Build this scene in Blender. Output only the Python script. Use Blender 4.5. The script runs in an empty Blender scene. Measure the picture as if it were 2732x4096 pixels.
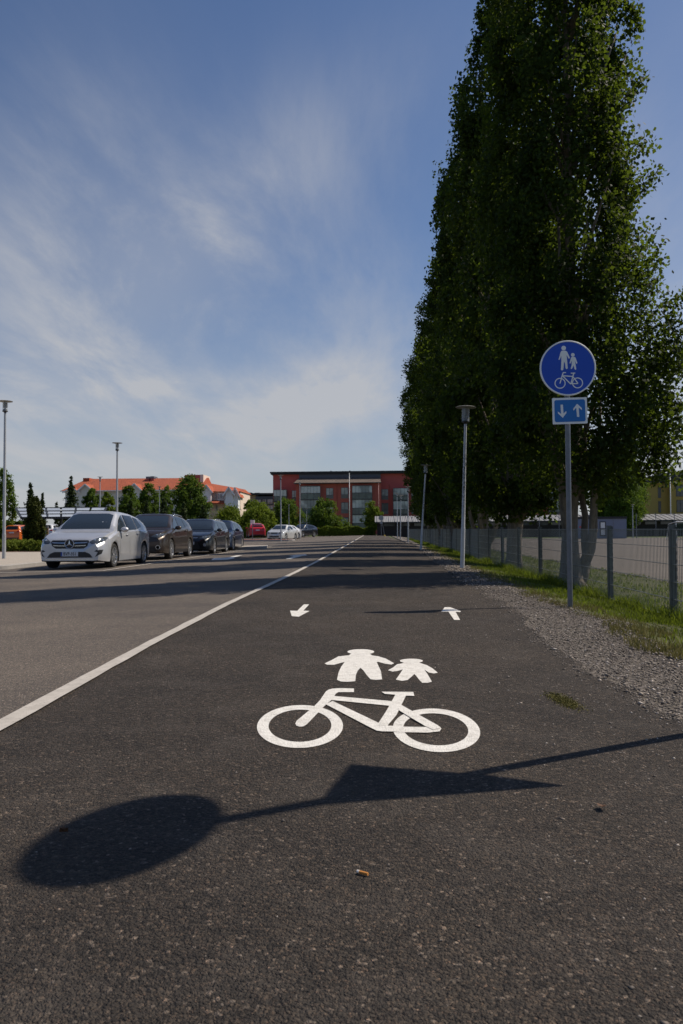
import bpy, bmesh, math, random
import numpy as np
from mathutils import Vector, Matrix, noise
from mathutils.bvhtree import BVHTree
sc = bpy.context.scene
COL = sc.collection
R = math.radians
PI = math.pi
random.seed(7)

# ---------------------------------------------------------------- terrain
LX = np.array([-900., -9., -7., -1.78, -1.62, 1.3, 2.2, 2.7, 3.3, 3.7, 4.4, 6.5, 900.])
LZ = np.array([-.14, -.14, -.11, .0, .010, -.030, -.062, -.12, -.20, -.24, -.30, -.36, -.36])
def ground_z(x, y):
    """height of the ground: the road rises gently with distance, the verge falls to the playing field"""
    l = np.interp(x, LX, LZ)
    t = np.clip(np.asarray(y, dtype=float) - 5.0, 0.0, 105.0)
    g = 0.0040 * t - 0.0040 * 3.0 * (1 - np.exp(-t / 3.0))
    return l + g
def gz(x, y): return float(ground_z(x, y))

# ---------------------------------------------------------------- camera
CAM_Z, FPX, PW, PH = 0.83, 3186.0, 2732.0, 4096.0
YAW, PITCH, ROLL = R(2.40), math.atan(82 / 3186.0), R(-0.4)
CAM_M = Matrix.Rotation(YAW, 3, 'Z') @ Matrix.Rotation(PI / 2 + PITCH, 3, 'X') @ Matrix.Rotation(ROLL, 3, 'Z')
CAM_P = Vector((0, 0, CAM_Z))
def ray(px, py):
    v = CAM_M @ Vector(((px - PW / 2) / FPX, -(py - PH / 2) / FPX, -1.0))
    return v
def hit(px, py):
    """the point of the ground seen at a photo pixel"""
    v = ray(px, py)
    t0, t = 0.0, 0.2
    p = CAM_P
    while t < 900:
        q = CAM_P + v * t
        if q.z < gz(q.x, q.y):
            lo, hi = t0, t
            for _ in range(40):
                m = (lo + hi) / 2
                q = CAM_P + v * m
                if q.z < gz(q.x, q.y): hi = m
                else: lo = m
            q = CAM_P + v * hi
            return Vector((q.x, q.y, gz(q.x, q.y)))
        t0, t = t, t * 1.02 + .01
    q = CAM_P + v * 900
    return Vector((q.x, q.y, 0))
def at(px, py, Y):
    """the point at forward distance Y seen at a photo pixel"""
    v = ray(px, py)
    return CAM_P + v * (Y / v.y)
def proj(p):
    q = CAM_M.transposed() @ (Vector(p) - CAM_P)
    return (q.x / -q.z * FPX + PW / 2, -q.y / -q.z * FPX + PH / 2)

# ---------------------------------------------------------------- building helpers
class MB:
    """collects shapes and links them as one mesh object"""
    def __init__(s): s.v, s.f, s.m = [], [], []
    def add(s, vs, fs, mi=0):
        b = len(s.v); s.v += [tuple(v) for v in vs]; s.f += [tuple(i + b for i in f) for f in fs]; s.m += [mi] * len(fs); return s
    def box(s, x0, x1, y0, y1, z0, z1, mi=0):
        v = [(x, y, z) for z in (z0, z1) for y in (y0, y1) for x in (x0, x1)]
        return s.add(v, [(0, 2, 3, 1), (4, 5, 7, 6), (0, 1, 5, 4), (2, 6, 7, 3), (0, 4, 6, 2), (1, 3, 7, 5)], mi)
    def bar(s, a, b, w, h, mi=0, up=(0, 0, 1)):
        a, b = Vector(a), Vector(b); d = (b - a).normalized(); u = Vector(up)
        if abs(d.dot(u)) > .99: u = Vector((0, 1, 0))
        x = d.cross(u).normalized() * w / 2; z = x.cross(d).normalized() * h / 2
        v = [p + x * i + z * j for p in (a, b) for i, j in ((-1, -1), (1, -1), (1, 1), (-1, 1))]
        return s.add(v, [(3, 2, 1, 0), (4, 5, 6, 7), (0, 1, 5, 4), (1, 2, 6, 5), (2, 3, 7, 6), (3, 0, 4, 7)], mi)
    def tube(s, pts, rs, n=10, mi=0, caps=True):
        pts = [Vector(p) for p in pts]; rs = rs if hasattr(rs, '__len__') else [rs] * len(pts)
        v, f = [], []; ref = None
        for i, p in enumerate(pts):
            d = (pts[min(i + 1, len(pts) - 1)] - pts[max(i - 1, 0)]).normalized()
            if ref is None: ref = Vector((1, 0, 0)) if abs(d.x) < .9 else Vector((0, 1, 0))
            a = (ref - d * ref.dot(d)).normalized(); b = d.cross(a); ref = a
            for k in range(n):
                t = 2 * PI * k / n; v.append(p + (a * math.cos(t) + b * math.sin(t)) * rs[i])
        for i in range(len(pts) - 1):
            for k in range(n):
                f.append((i * n + k, i * n + (k + 1) % n, (i + 1) * n + (k + 1) % n, (i + 1) * n + k))
        if caps:
            f.append(tuple(range(n))[::-1]); f.append(tuple((len(pts) - 1) * n + k for k in range(n)))
        return s.add(v, f, mi)
    def lathe(s, prof, c=(0, 0, 0), axis='Z', n=24, mi=0):
        """prof: (radius, height) pairs along the axis"""
        v, f = [], []; c = Vector(c)
        for r, h in prof:
            for k in range(n):
                t = 2 * PI * k / n; a, b = r * math.cos(t), r * math.sin(t)
                v.append(c + Vector({'Z': (a, b, h), 'X': (h, a, b), 'Y': (b, h, a)}[axis]))
        for i in range(len(prof) - 1):
            for k in range(n):
                f.append((i * n + k, i * n + (k + 1) % n, (i + 1) * n + (k + 1) % n, (i + 1) * n + k))
        return s.add(v, f, mi)
    def prism(s, poly, o, u, w, depth, mi=0):
        """a polygon in the plane (o; u, w) pushed back by the vector depth"""
        o, u, w, d = Vector(o), Vector(u), Vector(w), Vector(depth); n = len(poly)
        a = [o + u * p[0] + w * p[1] for p in poly]; b = [p + d for p in a]
        f = [tuple(range(n)), tuple(range(2 * n - 1, n - 1, -1))]
        f += [(i, i + n, (i + 1) % n + n, (i + 1) % n) for i in range(n)]
        return s.add(a + b, f, mi)
    def build(s, name, mat, parent=None, smooth=False, angle=None):
        me = bpy.data.meshes.new(name); me.from_pydata(s.v, [], s.f)
        for m in (mat if isinstance(mat, (list, tuple)) else [mat]): me.materials.append(m)
        if len(me.materials) > 1: me.polygons.foreach_set('material_index', s.m)
        bm = bmesh.new(); bm.from_mesh(me); bmesh.ops.recalc_face_normals(bm, faces=bm.faces); bm.to_mesh(me); bm.free()
        if smooth:
            me.polygons.foreach_set('use_smooth', [True] * len(me.polygons))
            if angle: me.set_sharp_from_angle(angle=R(angle))
        return link(name, me, parent)
def link(name, me, parent=None):
    o = bpy.data.objects.new(name, me); COL.objects.link(o); o.parent = parent; return o
def tag(o, label, cat, group=None, kind=None):
    if label: o['label'] = label
    if cat: o['category'] = cat
    if group: o['group'] = group
    if kind: o['kind'] = kind
    return o
def empty(name, label, cat, loc=(0, 0, 0), rz=0., group=None):
    o = bpy.data.objects.new(name, None); COL.objects.link(o); o.empty_display_size = .2
    o.location = loc; o.rotation_euler = (0, 0, rz); return tag(o, label, cat, group)
def copy_tree(o, parent=None):
    c = o.copy(); COL.objects.link(c)
    if parent is not None: c.parent = parent
    for ch in o.children: copy_tree(ch, c)
    return c
def np_mesh(name, V, F, mats, mi=None, smooth=False):
    """mesh from numpy arrays: V (n,3), F (m,k) with k corners each"""
    me = bpy.data.meshes.new(name); n, (m, k) = len(V), F.shape
    me.vertices.add(n); me.vertices.foreach_set('co', np.ascontiguousarray(V, dtype=np.float32).ravel())
    me.loops.add(m * k); me.loops.foreach_set('vertex_index', np.ascontiguousarray(F, dtype=np.int32).ravel())
    me.polygons.add(m); me.polygons.foreach_set('loop_start', np.arange(m, dtype=np.int32) * k)
    for x in mats: me.materials.append(x)
    if mi is not None: me.polygons.foreach_set('material_index', np.asarray(mi, dtype=np.int32))
    if smooth: me.polygons.foreach_set('use_smooth', np.ones(m, dtype=bool))
    me.update(calc_edges=True); me.validate(); return me

# ---------------------------------------------------------------- materials
class NT:
    def __init__(s, name):
        s.m = bpy.data.materials.new(name); s.m.use_nodes = True; s.t = s.m.node_tree; s.n = s.t.nodes; s.l = s.t.links
        s.b = s.n['Principled BSDF']; s.out = s.n['Material Output']; s.tc = s.n.new('ShaderNodeTexCoord'); s.co = s.tc.outputs['Object']
    def sock(s, node, key, val):
        i = node.inputs[key]
        if isinstance(val, bpy.types.NodeSocket): s.l.new(val, i)
        elif val is not None:
            if hasattr(val, '__len__') and len(val) == 3 and i.type == 'RGBA': val = (*val, 1)
            i.default_value = val
        return i
    def noise(s, scale, detail=3., rough=.55, vec=None, dist=0.):
        n = s.n.new('ShaderNodeTexNoise'); s.sock(n, 'Vector', vec or s.co); s.sock(n, 'Scale', scale); s.sock(n, 'Detail', detail); s.sock(n, 'Roughness', rough); s.sock(n, 'Distortion', dist); return n.outputs['Fac']
    def voro(s, scale, feature='F1', out='Distance', vec=None):
        n = s.n.new('ShaderNodeTexVoronoi'); n.feature = feature; s.sock(n, 'Vector', vec or s.co); s.sock(n, 'Scale', scale); return n.outputs[out]
    def ramp(s, fac, stops, interp='LINEAR'):
        n = s.n.new('ShaderNodeValToRGB'); s.sock(n, 'Fac', fac); e = n.color_ramp.elements; n.color_ramp.interpolation = interp
        while len(e) < len(stops): e.new(.5)
        for el, (p, c) in zip(e, stops):
            el.position = p; el.color = (c, c, c, 1) if not hasattr(c, '__len__') else (*c, 1)
        return n.outputs['Color']
    def mix(s, fac, a, b, mode='MIX'):
        n = s.n.new('ShaderNodeMix'); n.data_type = 'RGBA'; n.blend_type = mode
        s.sock(n, 0, fac); s.sock(n, 6, a); s.sock(n, 7, b); return n.outputs[2]
    def math(s, op, a, b=None):
        n = s.n.new('ShaderNodeMath'); n.operation = op; s.sock(n, 0, a)
        if b is not None: s.sock(n, 1, b)
        return n.outputs[0]
    def bump(s, h, strength=.5, dist=.01, prev=None):
        n = s.n.new('ShaderNodeBump'); s.sock(n, 'Height', h); s.sock(n, 'Strength', strength); s.sock(n, 'Distance', dist)
        if prev: s.sock(n, 'Normal', prev)
        return n.outputs['Normal']
    def island(s): return s.n.new('ShaderNodeNewGeometry').outputs['Random Per Island']
    def mapped(s, sx, sy, sz, rz=0.):
        n = s.n.new('ShaderNodeMapping'); s.l.new(s.co, n.inputs['Vector']); n.inputs['Scale'].default_value = (sx, sy, sz); n.inputs['Rotation'].default_value = (0, 0, rz); return n.outputs[0]
    def set(s, **k):
        for a, v in k.items(): s.sock(s.b, {'color': 'Base Color', 'rough': 'Roughness', 'metal': 'Metallic', 'normal': 'Normal', 'spec': 'Specular IOR Level', 'coat': 'Coat Weight', 'sub': 'Subsurface Weight'}.get(a, a), v)
        return s.m
def mat(name, color, rough=.6, metal=0., vary=.12, vscale=6., spec=.5, coat=0., bump=0., bscale=40.):
    """a painted or plain surface with slight dirt and tone variation"""
    t = NT(name); c = Vector(color)
    d = t.ramp(t.noise(vscale, 4), [(.25, tuple(c * (1 - vary))), (.75, tuple(c * (1 + vary)))])
    k = dict(color=d, rough=rough, metal=metal, spec=spec, coat=coat)
    if bump: k['normal'] = t.bump(t.noise(bscale, 3), bump, .02)
    return t.set(**k)

def asphalt(name, dark, light, grain, bstr, dust, pits):
    """bitumen with aggregate of mixed stones, dusty and oily patches, pits between the stones"""
    t = NT(name)
    def cells(sc_):
        sep = t.n.new('ShaderNodeSeparateColor'); t.l.new(t.voro(sc_, 'F1', 'Color'), sep.inputs[0]); return sep.outputs
    c1, c2 = cells(grain), cells(grain * 2.3)
    base = t.mix(t.noise(grain * .9, 4, .75), dark, light)
    st = t.ramp(c1[0], [(0, (.45, .45, .47)), (.45, (.85, .84, .83)), (.80, (1.15, 1.10, 1.04)), (.93, (1.5, 1.38, 1.25)), (.97, (2.3, 2.2, 2.1)), (1, (3.4, 3.3, 3.2))])
    st2 = t.ramp(c2[1], [(0, (.55, .55, .56)), (.6, (1., 1., 1.)), (.93, (1.35, 1.25, 1.15)), (1, (2.3, 1.9, 1.7))])
    col = t.mix(1., t.mix(1., base, st, 'MULTIPLY'), st2, 'MULTIPLY')
    big = t.noise(.5, 5, .6); mid = t.noise(2.6, 6, .68)
    col = t.mix(1., col, t.ramp(big, [(.32, (.68, .68, .70)), (.68, (1.26, 1.22, 1.15))]), 'MULTIPLY')
    col = t.mix(t.ramp(mid, [(.48, 0.), (.75, dust)]), col, t.mix(c1[1], (.085, .072, .060), (.16, .135, .115)))
    pit = t.ramp(t.voro(grain * .55, 'F1', 'Distance'), [(.0, 1.), (.16, .0)]); sel = t.ramp(t.noise(grain * .12, 3), [(.5, 0.), (.62, pits)])
    col = t.mix(t.math('MULTIPLY', pit, sel), col, (.008, .008, .008))
    d = t.voro(grain, 'F1', 'Distance'); e = t.voro(grain * 2.3, 'F1', 'Distance'); n = t.noise(grain * .22, 5, .7)
    h = t.math('ADD', t.math('ADD', t.math('MULTIPLY', d, -.8), t.math('MULTIPLY', e, -.5)), t.math('MULTIPLY', n, 2.2))
    return t.set(color=col, rough=.88, spec=.3, normal=t.bump(h, bstr, .010))
M = {}
M['path'] = asphalt('path_asphalt', (.0225, .0192, .0168), (.100, .085, .071), 108., 1.1, .42, .9)
M['road'] = asphalt('road_asphalt', (.090, .082, .075), (.165, .150, .136), 170., .45, .25, .3)
def paint_mat():
    t = NT('road_paint'); n = t.noise(26., 6, .7); keep = t.ramp(t.noise(2.6, 4, .6), [(.40, .15), (.66, 1.)])
    worn = t.ramp(t.noise(55., 5, .72), [(.60, 0.), (.68, 1.)]); spots = t.ramp(t.voro(17.), [(.05, 1.), (.085, 0.)])
    c = t.ramp(n, [(.25, (.50, .47, .42)), (.5, (.70, .675, .625)), (.75, (.82, .79, .74))])
    c = t.mix(t.ramp(t.noise(7., 5, .7), [(.5, 0.), (.8, .35)]), c, (.36, .32, .27))
    f = t.math('MULTIPLY', t.math('MAXIMUM', worn, spots), keep)
    return t.set(color=t.mix(f, c, (.045, .041, .037)), rough=.78, normal=t.bump(t.math('ADD', t.voro(120.), t.noise(60., 4)), .5, .006))
M['paint'] = paint_mat()
def line_mat():
    t = NT('worn_line_paint')
    f = t.ramp(t.noise(38., 6, .75), [(.56, 0.), (.72, .8)])
    c = t.ramp(t.noise(9., 5, .7), [(.3, (.40, .365, .32)), (.7, (.55, .505, .45))])
    return t.set(color=t.mix(f, c, (.15, .135, .12)), rough=.8, normal=t.bump(t.noise(120., 3), .4, .006))
M['line'] = line_mat()
def gravel_base():
    t = NT('gravel_ground'); sep = t.n.new('ShaderNodeSeparateColor'); t.l.new(t.voro(75., 'F1', 'Color'), sep.inputs[0])
    c = t.ramp(sep.outputs[0], [(0, (.035, .029, .025)), (.4, (.095, .080, .064)), (.7, (.155, .128, .100)), (1, (.28, .24, .22))])
    return t.set(color=c, rough=.9, normal=t.bump(t.math('MULTIPLY', t.voro(75.), -1.), 1., .012))
M['gravel_base'] = gravel_base()
def stone_mat():
    t = NT('gravel_stones')
    c = t.ramp(t.island(), [(0, (.035, .031, .030)), (.25, (.100, .085, .072)), (.5, (.19, .150, .120)), (.72, (.21, .182, .152)), (.9, (.32, .265, .215)), (1, (.48, .43, .39))])
    return t.set(color=c, rough=.8)
M['stone'] = stone_mat()
def dirt_grass():
    t = NT('verge_soil'); n = t.noise(2.2, 5, .65)
    c = t.ramp(n, [(.3, (.055, .075, .014)), (.55, (.10, .10, .025)), (.75, (.17, .135, .075))])
    return t.set(color=t.mix(t.ramp(t.noise(60., 4, .7), [(.3, 0.), (.7, .6)]), c, (.06, .065, .02)), rough=.95, normal=t.bump(t.noise(50., 5), 1., .03))
M['verge'] = dirt_grass()
def field_mat():
    t = NT('sand_field'); n = t.noise(.35, 5, .6); vec = t.mapped(.12, .9, 1.)
    c = t.ramp(t.noise(1., 5, .6, vec), [(.3, (.105, .088, .074)), (.7, (.150, .127, .108))])
    c = t.mix(t.ramp(t.noise(30., 5, .7), [(.35, 0.), (.75, .5)]), c, (.15, .125, .1))
    return t.set(color=c, rough=.95, normal=t.bump(t.noise(30., 5), .6, .02))
M['field'] = field_mat()
def lawn_mat():
    t = NT('far_lawn'); c = t.ramp(t.noise(1.5, 6, .7), [(.3, (.045, .075, .012)), (.7, (.10, .14, .025))])
    return t.set(color=c, rough=.95, normal=t.bump(t.noise(20., 5), 1., .05))
M['lawn'] = lawn_mat()
def paving_mat(name, a, b, sx, sy):
    t = NT(name); n = t.n.new('ShaderNodeTexBrick'); t.l.new(t.co, n.inputs['Vector'])
    n.inputs['Color1'].default_value = (*a, 1); n.inputs['Color2'].default_value = (*b, 1); n.inputs['Mortar'].default_value = (*(Vector(a) * .55), 1)
    n.inputs['Scale'].default_value = 1.; n.inputs['Brick Width'].default_value = sx; n.inputs['Row Height'].default_value = sy; n.inputs['Mortar Size'].default_value = .006
    return t.set(color=t.mix(t.ramp(t.noise(3., 5), [(.3, 0.), (.8, .35)]), n.outputs[0], tuple(Vector(a) * .75)), rough=.85)
M['paving'] = paving_mat('concrete_paving', (.40, .35, .29), (.46, .40, .33), .28, .14)
M['redpave'] = paving_mat('red_paving', (.42, .13, .09), (.36, .11, .08), .28, .14)
M['kerb'] = mat('granite_kerb', (.34, .32, .30), .8, bump=.5)

# ---------------------------------------------------------------- the ground
def strip(name, edges, ys, m, dz=0., kind='structure', n=1):
    """a sheet between lateral borders (numbers or functions of y), following the terrain"""
    mb = MB(); cols = []
    e = [(g if callable(g) else (lambda y, g=g: g)) for g in edges]
    for y in ys:
        xs = [g(y) for g in e]; row = []
        for a, b in zip(xs[:-1], xs[1:]):
            row += [a + (b - a) * i / n for i in range(n)]
        row.append(xs[-1]); cols.append(row)
    w = len(cols[0]); mb.v = [(x, y, gz(x, y) + dz) for y, row in zip(ys, cols) for x in row]
    mb.f = [(i * w + k, i * w + k + 1, (i + 1) * w + k + 1, (i + 1) * w + k) for i in range(len(ys) - 1) for k in range(w - 1)]; mb.m = [0] * len(mb.f)
    o = mb.build(name, m, smooth=True); o['kind'] = kind; return o
def edge_fn(pts, wob=.0, seed=0.):
    py = [p[0] for p in pts]; px = [p[1] for p in pts]
    return lambda y: float(np.interp(y, py, px)) + wob * noise.noise(Vector((seed, y * 1.7, 0))) + wob * .7 * noise.noise(Vector((seed, y * 6., 3)))
YS = [-6 + .25 * i for i in range(0, 84)] + [15 + .75 * i for i in range(1, 40)] + [45 + 3 * i for i in range(1, 27)]
ASPH = edge_fn([(-6, 1.75), (3.6, 1.42), (4.2, 1.33), (5., 1.29), (6.3, 1.34), (8.8, 1.52), (14, 1.55), (25, 1.8), (41, 2.2), (70, 2.9), (130, 3.6)], .09, 1.3)
GRAS = edge_fn([(-6, 3.), (5., 2.2), (5.9, 2.02), (7.9, 2.32), (9.2, 2.2), (11.8, 2.05), (15.6, 2.05), (30, 2.3), (45, 2.7), (70, 3.2), (130, 3.9)], .22, 7.7)
yb = [-60, -20, -6] + [i * 1.0 for i in range(-4, 16)] + [17, 20, 24, 28, 33, 40, 50, 60, 75, 90, 105, 112, 130, 170, 260, 500, 900, 1500]
strip('ground', [-900, -200, -60, -25, -9, -7, -1.78, -1.62, 1.3, 2.2, 2.7, 3.3, 3.7, 4.4, 6.5, 20, 60, 200, 900], yb, M['lawn'], -.03)
strip('road', [-60, -25, -9, -7, -1.78, -1.66], YS, M['road'], 0.)
strip('path', [-1.66, -1.2, 0., 1.0, lambda y: ASPH(y)], YS, M['path'], .006)
strip('gravel_shoulder', [lambda y: ASPH(y) - .25, 2.0, 2.25, lambda y: GRAS(y) + .5], [y for y in YS if y < 110], M['gravel_base'], -.006)
strip('grass_verge', [lambda y: GRAS(y), lambda y: GRAS(y) + .35, 3.3, 3.7, 4.4, 5.4, 6.6], [y for y in YS if y < 110], M['verge'], -.001)
strip('sports_field', [6.4, 9, 12, 30, 80], [-6, 0, 5, 8, 12, 16, 20, 30, 45, 60, 80, 95], M['field'], .004)

# ---------------------------------------------------------------- painted markings
def flat_poly(mb, pts, k):
    ps = [hit(*p) for p in pts]; b = len(mb.v)
    mb.v += [(p.x, p.y, p.z + .0088 + .0007 * k) for p in ps]; mb.f.append(tuple(range(b, b + len(ps)))); mb.m.append(0)
def flat_ring(mb, outer, inner, k, n=56):
    b = len(mb.v)
    for (cx, cy, rx, ry, a) in (outer, inner):
        for i in range(n):
            t = 2 * PI * i / n; x, y = rx * math.cos(t), ry * math.sin(t)
            p = hit(cx + x * math.cos(a) - y * math.sin(a), cy + x * math.sin(a) + y * math.cos(a)); mb.v.append((p.x, p.y, p.z + .0088 + .0007 * k))
    mb.f += [(b + i, b + (i + 1) % n, b + n + (i + 1) % n, b + n + i) for i in range(n)]; mb.m += [0] * n
def ell(cx, cy, rx, ry, n=28): return [(cx + rx * math.cos(2 * PI * i / n), cy + ry * math.sin(2 * PI * i / n)) for i in range(n)]
S1 = lambda pts: [(900 + x * .76531, 2350 + y * .76531) for x, y in pts]
def S1e(cx, cy, rx, ry, a): return (900 + cx * .76531, 2350 + cy * .76531, rx * .76531, ry * .76531, a)
mb = MB()
flat_ring(mb, S1e(392, 737, 225, 113, -.02), S1e(392, 733, 164, 85, -.02), 0)
flat_ring(mb, S1e(1105.5, 757, 229, 114, .075), S1e(1102, 752, 170, 84, .075), 0)
flat_poly(mb, S1([(560, 538), (600, 535), (674, 537), (674, 556), (592, 556), (580, 564), (556, 598), (515, 634), (470, 682), (428, 726), (410, 737), (390, 739), (373, 733), (368, 722), (374, 708), (470, 627), (497, 598), (527, 553), (540, 544)]), 1)
flat_poly(mb, S1([(568, 577), (878, 605), (862, 629), (553, 598)]), 2)
flat_poly(mb, S1([(527, 622), (562, 604), (803, 720), (850, 735), (900, 737), (890, 766), (820, 765), (793, 761), (762, 746)]), 3)
flat_poly(mb, S1([(818, 556), (984, 557), (990, 578), (946, 577), (896, 680), (848, 737), (795, 733), (845, 655), (890, 572), (835, 567)]), 4)
flat_poly(mb, S1([(848, 737), (945, 740), (1050, 741), (1122, 738), (1131, 750), (1122, 764), (1060, 771), (950, 769), (880, 766)]), 2)
flat_poly(mb, S1([(914, 622), (1010, 677), (1110, 733), (1128, 748), (1090, 758), (1045, 738), (965, 690), (898, 648)]), 5)
o = mb.build('painted_bicycle_symbol', M['paint']); tag(o, 'white bicycle symbol painted on the dark asphalt of the path', 'road marking')
mb = MB()
flat_poly(mb, S1(ell(710, 343, 70, 14)), 1)
flat_poly(mb, S1([(660, 352), (756, 352), (770, 362), (800, 366), (840, 378), (884, 403), (870, 410), (835, 405), (800, 395), (793, 397), (815, 445), (821, 488), (790, 491), (760, 487), (740, 464), (723, 440), (708, 427), (694, 442), (684, 465), (681, 498), (640, 501), (605, 499), (585, 490), (594, 450), (608, 420), (626, 396), (605, 401), (570, 411), (535, 411), (520, 404), (560, 385), (592, 367), (625, 363), (648, 361)]), 0)
o = mb.build('painted_adult_symbol', M['paint']); tag(o, 'larger white walking figure painted above the bicycle on the path', 'road marking')
mb = MB()
flat_poly(mb, S1(ell(974, 391, 60, 11.5)), 1)
flat_poly(mb, S1([(935, 399), (1016, 399), (1030, 405), (1055, 413), (1085, 430), (1112, 453), (1092, 457), (1065, 452), (1042, 436), (1062, 466), (1081, 500), (1060, 506), (1030, 506), (1015, 490), (1000, 470), (990, 460), (975, 474), (955, 491), (925, 496), (893, 489), (910, 465), (930, 435), (905, 443), (875, 447), (852, 440), (880, 424), (900, 408), (920, 405)]), 0)
o = mb.build('painted_child_symbol', M['paint']); tag(o, 'small white child figure painted right beside the adult figure', 'road marking')
mb = MB(); flat_poly(mb, S1([(412, 92), (440, 92), (410, 125), (442, 127), (386, 157), (349, 154), (340, 125), (378, 126)]), 0)
o = mb.build('painted_arrow', M['paint']); tag(o, 'white arrow on the path pointing down towards the bicycle symbol', 'road marking', 'arrows on the path')
mb = MB(); flat_poly(mb, S1([(1148, 107), (1178, 107), (1233, 128), (1229, 133), (1205, 131), (1229, 174), (1198, 174), (1168, 131), (1131, 130)]), 0)
o = mb.build('painted_arrow', M['paint']); tag(o, 'white arrow on the path pointing away, crossed by the sign shadow', 'road marking', 'arrows on the path')
S3 = lambda pts: [(1000 + x * .38265, 1850 + y * .38265) for x, y in pts]
S2 = lambda pts: [(500 + x * .38265, 1850 + y * .38265) for x, y in pts]
mb = MB(); flat_poly(mb, S3([(470, 968), (580, 960), (600, 974), (545, 979), (425, 1012), (372, 1012), (455, 981), (400, 978)]), 0)
o = mb.build('painted_arrow', M['paint']); tag(o, 'white lane arrow on the road beside the edge line pointing ahead', 'road marking', 'lane arrows on the road')
mb = MB(); flat_poly(mb, S2([(897, 1024), (930, 1001), (1070, 996), (1160, 975), (1225, 972), (1130, 998), (1150, 1004), (1075, 1018)]), 0)
o = mb.build('painted_arrow', M['paint']); tag(o, 'white lane arrow on the road beside the black estate car', 'road marking', 'lane arrows on the road')
def line_strip(name, pts, w, m, dz=.010, wob=0.):
    """a painted line along ground points"""
    mb = MB(); P = []
    for (x0, y0), (x1, y1) in zip(pts[:-1], pts[1:]):
        n = max(1, int(math.hypot(x1 - x0, y1 - y0) / .3)); P += [(x0 + (x1 - x0) * i / n, y0 + (y1 - y0) * i / n) for i in range(n)]
    P.append(pts[-1])
    for i, (x, y) in enumerate(P):
        a, b = P[max(i - 1, 0)], P[min(i + 1, len(P) - 1)]; d = math.hypot(b[0] - a[0], b[1] - a[1]); nx, ny = (b[1] - a[1]) / d, -(b[0] - a[0]) / d
        for s in (-1, 1):
            q = w / 2 * s + wob * noise.noise(Vector((s * 9., x * 7, y * 7))); xx, yy = x + nx * q, y + ny * q
            mb.v.append((xx, yy, gz(xx, yy) + dz))
    mb.f = [(2 * i, 2 * i + 1, 2 * i + 3, 2 * i + 2) for i in range(len(P) - 1)]; mb.m = [0] * len(mb.f)
    return mb.build(name, m)
o = line_strip('edge_line', [(-1.62, -4), (-1.60, 3.3), (-1.68, 6), (-1.70, 9), (-1.6, 14), (-1.54, 20), (-1.52, 40), (-1.52, 108)], .098, M['line'], .013, .010); o['kind'] = 'structure'

# ---------------------------------------------------------------- foliage
def leaf_mat(name, lo, hi, trans, tw=.4):
    t = NT(name); isl = t.island()
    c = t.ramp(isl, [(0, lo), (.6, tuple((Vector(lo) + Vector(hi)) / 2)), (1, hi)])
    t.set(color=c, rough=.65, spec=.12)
    tr = t.n.new('ShaderNodeBsdfTranslucent'); t.l.new(t.ramp(isl, [(0, tuple(Vector(trans) * .7)), (1, trans)]), tr.inputs['Color'])
    mx = t.n.new('ShaderNodeMixShader'); mx.inputs[0].default_value = tw
    t.l.new(t.b.outputs[0], mx.inputs[1]); t.l.new(tr.outputs[0], mx.inputs[2]); t.l.new(mx.outputs[0], t.out.inputs['Surface']); return t.m
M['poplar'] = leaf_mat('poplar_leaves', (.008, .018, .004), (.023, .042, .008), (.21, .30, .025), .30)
M['birch'] = leaf_mat('birch_leaves', (.045, .080, .012), (.105, .165, .022), (.20, .30, .03), .32)
M['lime'] = leaf_mat('willow_leaves', (.075, .115, .010), (.16, .21, .022), (.26, .34, .03), .32)
M['shrub'] = leaf_mat('shrub_leaves', (.09, .125, .015), (.20, .24, .035), (.26, .32, .03), .3)
M['fir'] = leaf_mat('fir_needles', (.018, .034, .012), (.055, .075, .020), (.06, .10, .02), .2)
M['thuja'] = leaf_mat('thuja_leaves', (.030, .042, .008), (.075, .085, .014), (.08, .11, .02), .18)
M['grassblade'] = leaf_mat('grass_blades', (.055, .080, .010), (.150, .160, .022), (.26, .34, .03), .35)
M['drygrass'] = leaf_mat('dry_grass_blades', (.11, .105, .03), (.22, .19, .075), (.2, .18, .06), .3)
def bark_mat(name, a, b):
    t = NT(name); v = t.mapped(9, 9, 1.6); n = t.noise(1.6, 6, .7, v)
    return t.set(color=t.ramp(n, [(.3, a), (.7, b)]), rough=.9, normal=t.bump(n, 1., .05))
M['bark'] = bark_mat('poplar_bark', (.085, .070, .054), (.27, .22, .165))
M['greybark'] = bark_mat('grey_bark', (.05, .045, .04), (.14, .125, .11))
rng = np.random.default_rng(11)
def unit(n):
    v = rng.normal(size=(n, 3)); return v / np.linalg.norm(v, axis=1, keepdims=True)
def leaf_quads(P, size, nrm=None, flat=.6, aspect=.8):
    """kite-shaped leaves at points P, facing roughly along nrm"""
    n = len(P); N_ = unit(n)
    if nrm is not None: N_ = N_ * (1 - flat) + nrm * flat
    N_ /= np.linalg.norm(N_, axis=1, keepdims=True) + 1e-9
    d = unit(n); d[:, 2] -= .5; d -= N_ * (d * N_).sum(1, keepdims=True); d /= np.linalg.norm(d, axis=1, keepdims=True) + 1e-9
    s = np.cross(N_, d); L = (size * rng.uniform(.65, 1.25, n))[:, None]
    a = P - d * L * .5; b = P + s * L * aspect * .5 - d * L * .08; c = P + d * L * .5; e = P - s * L * aspect * .5 - d * L * .08
    return np.stack([a, b, c, e], 1).reshape(-1, 3)
def leaves_obj(name, V, m, parent=None):
    F = np.arange(len(V)).reshape(-1, 4); return link(name, np_mesh(name, V, F, [m]), parent)
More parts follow.
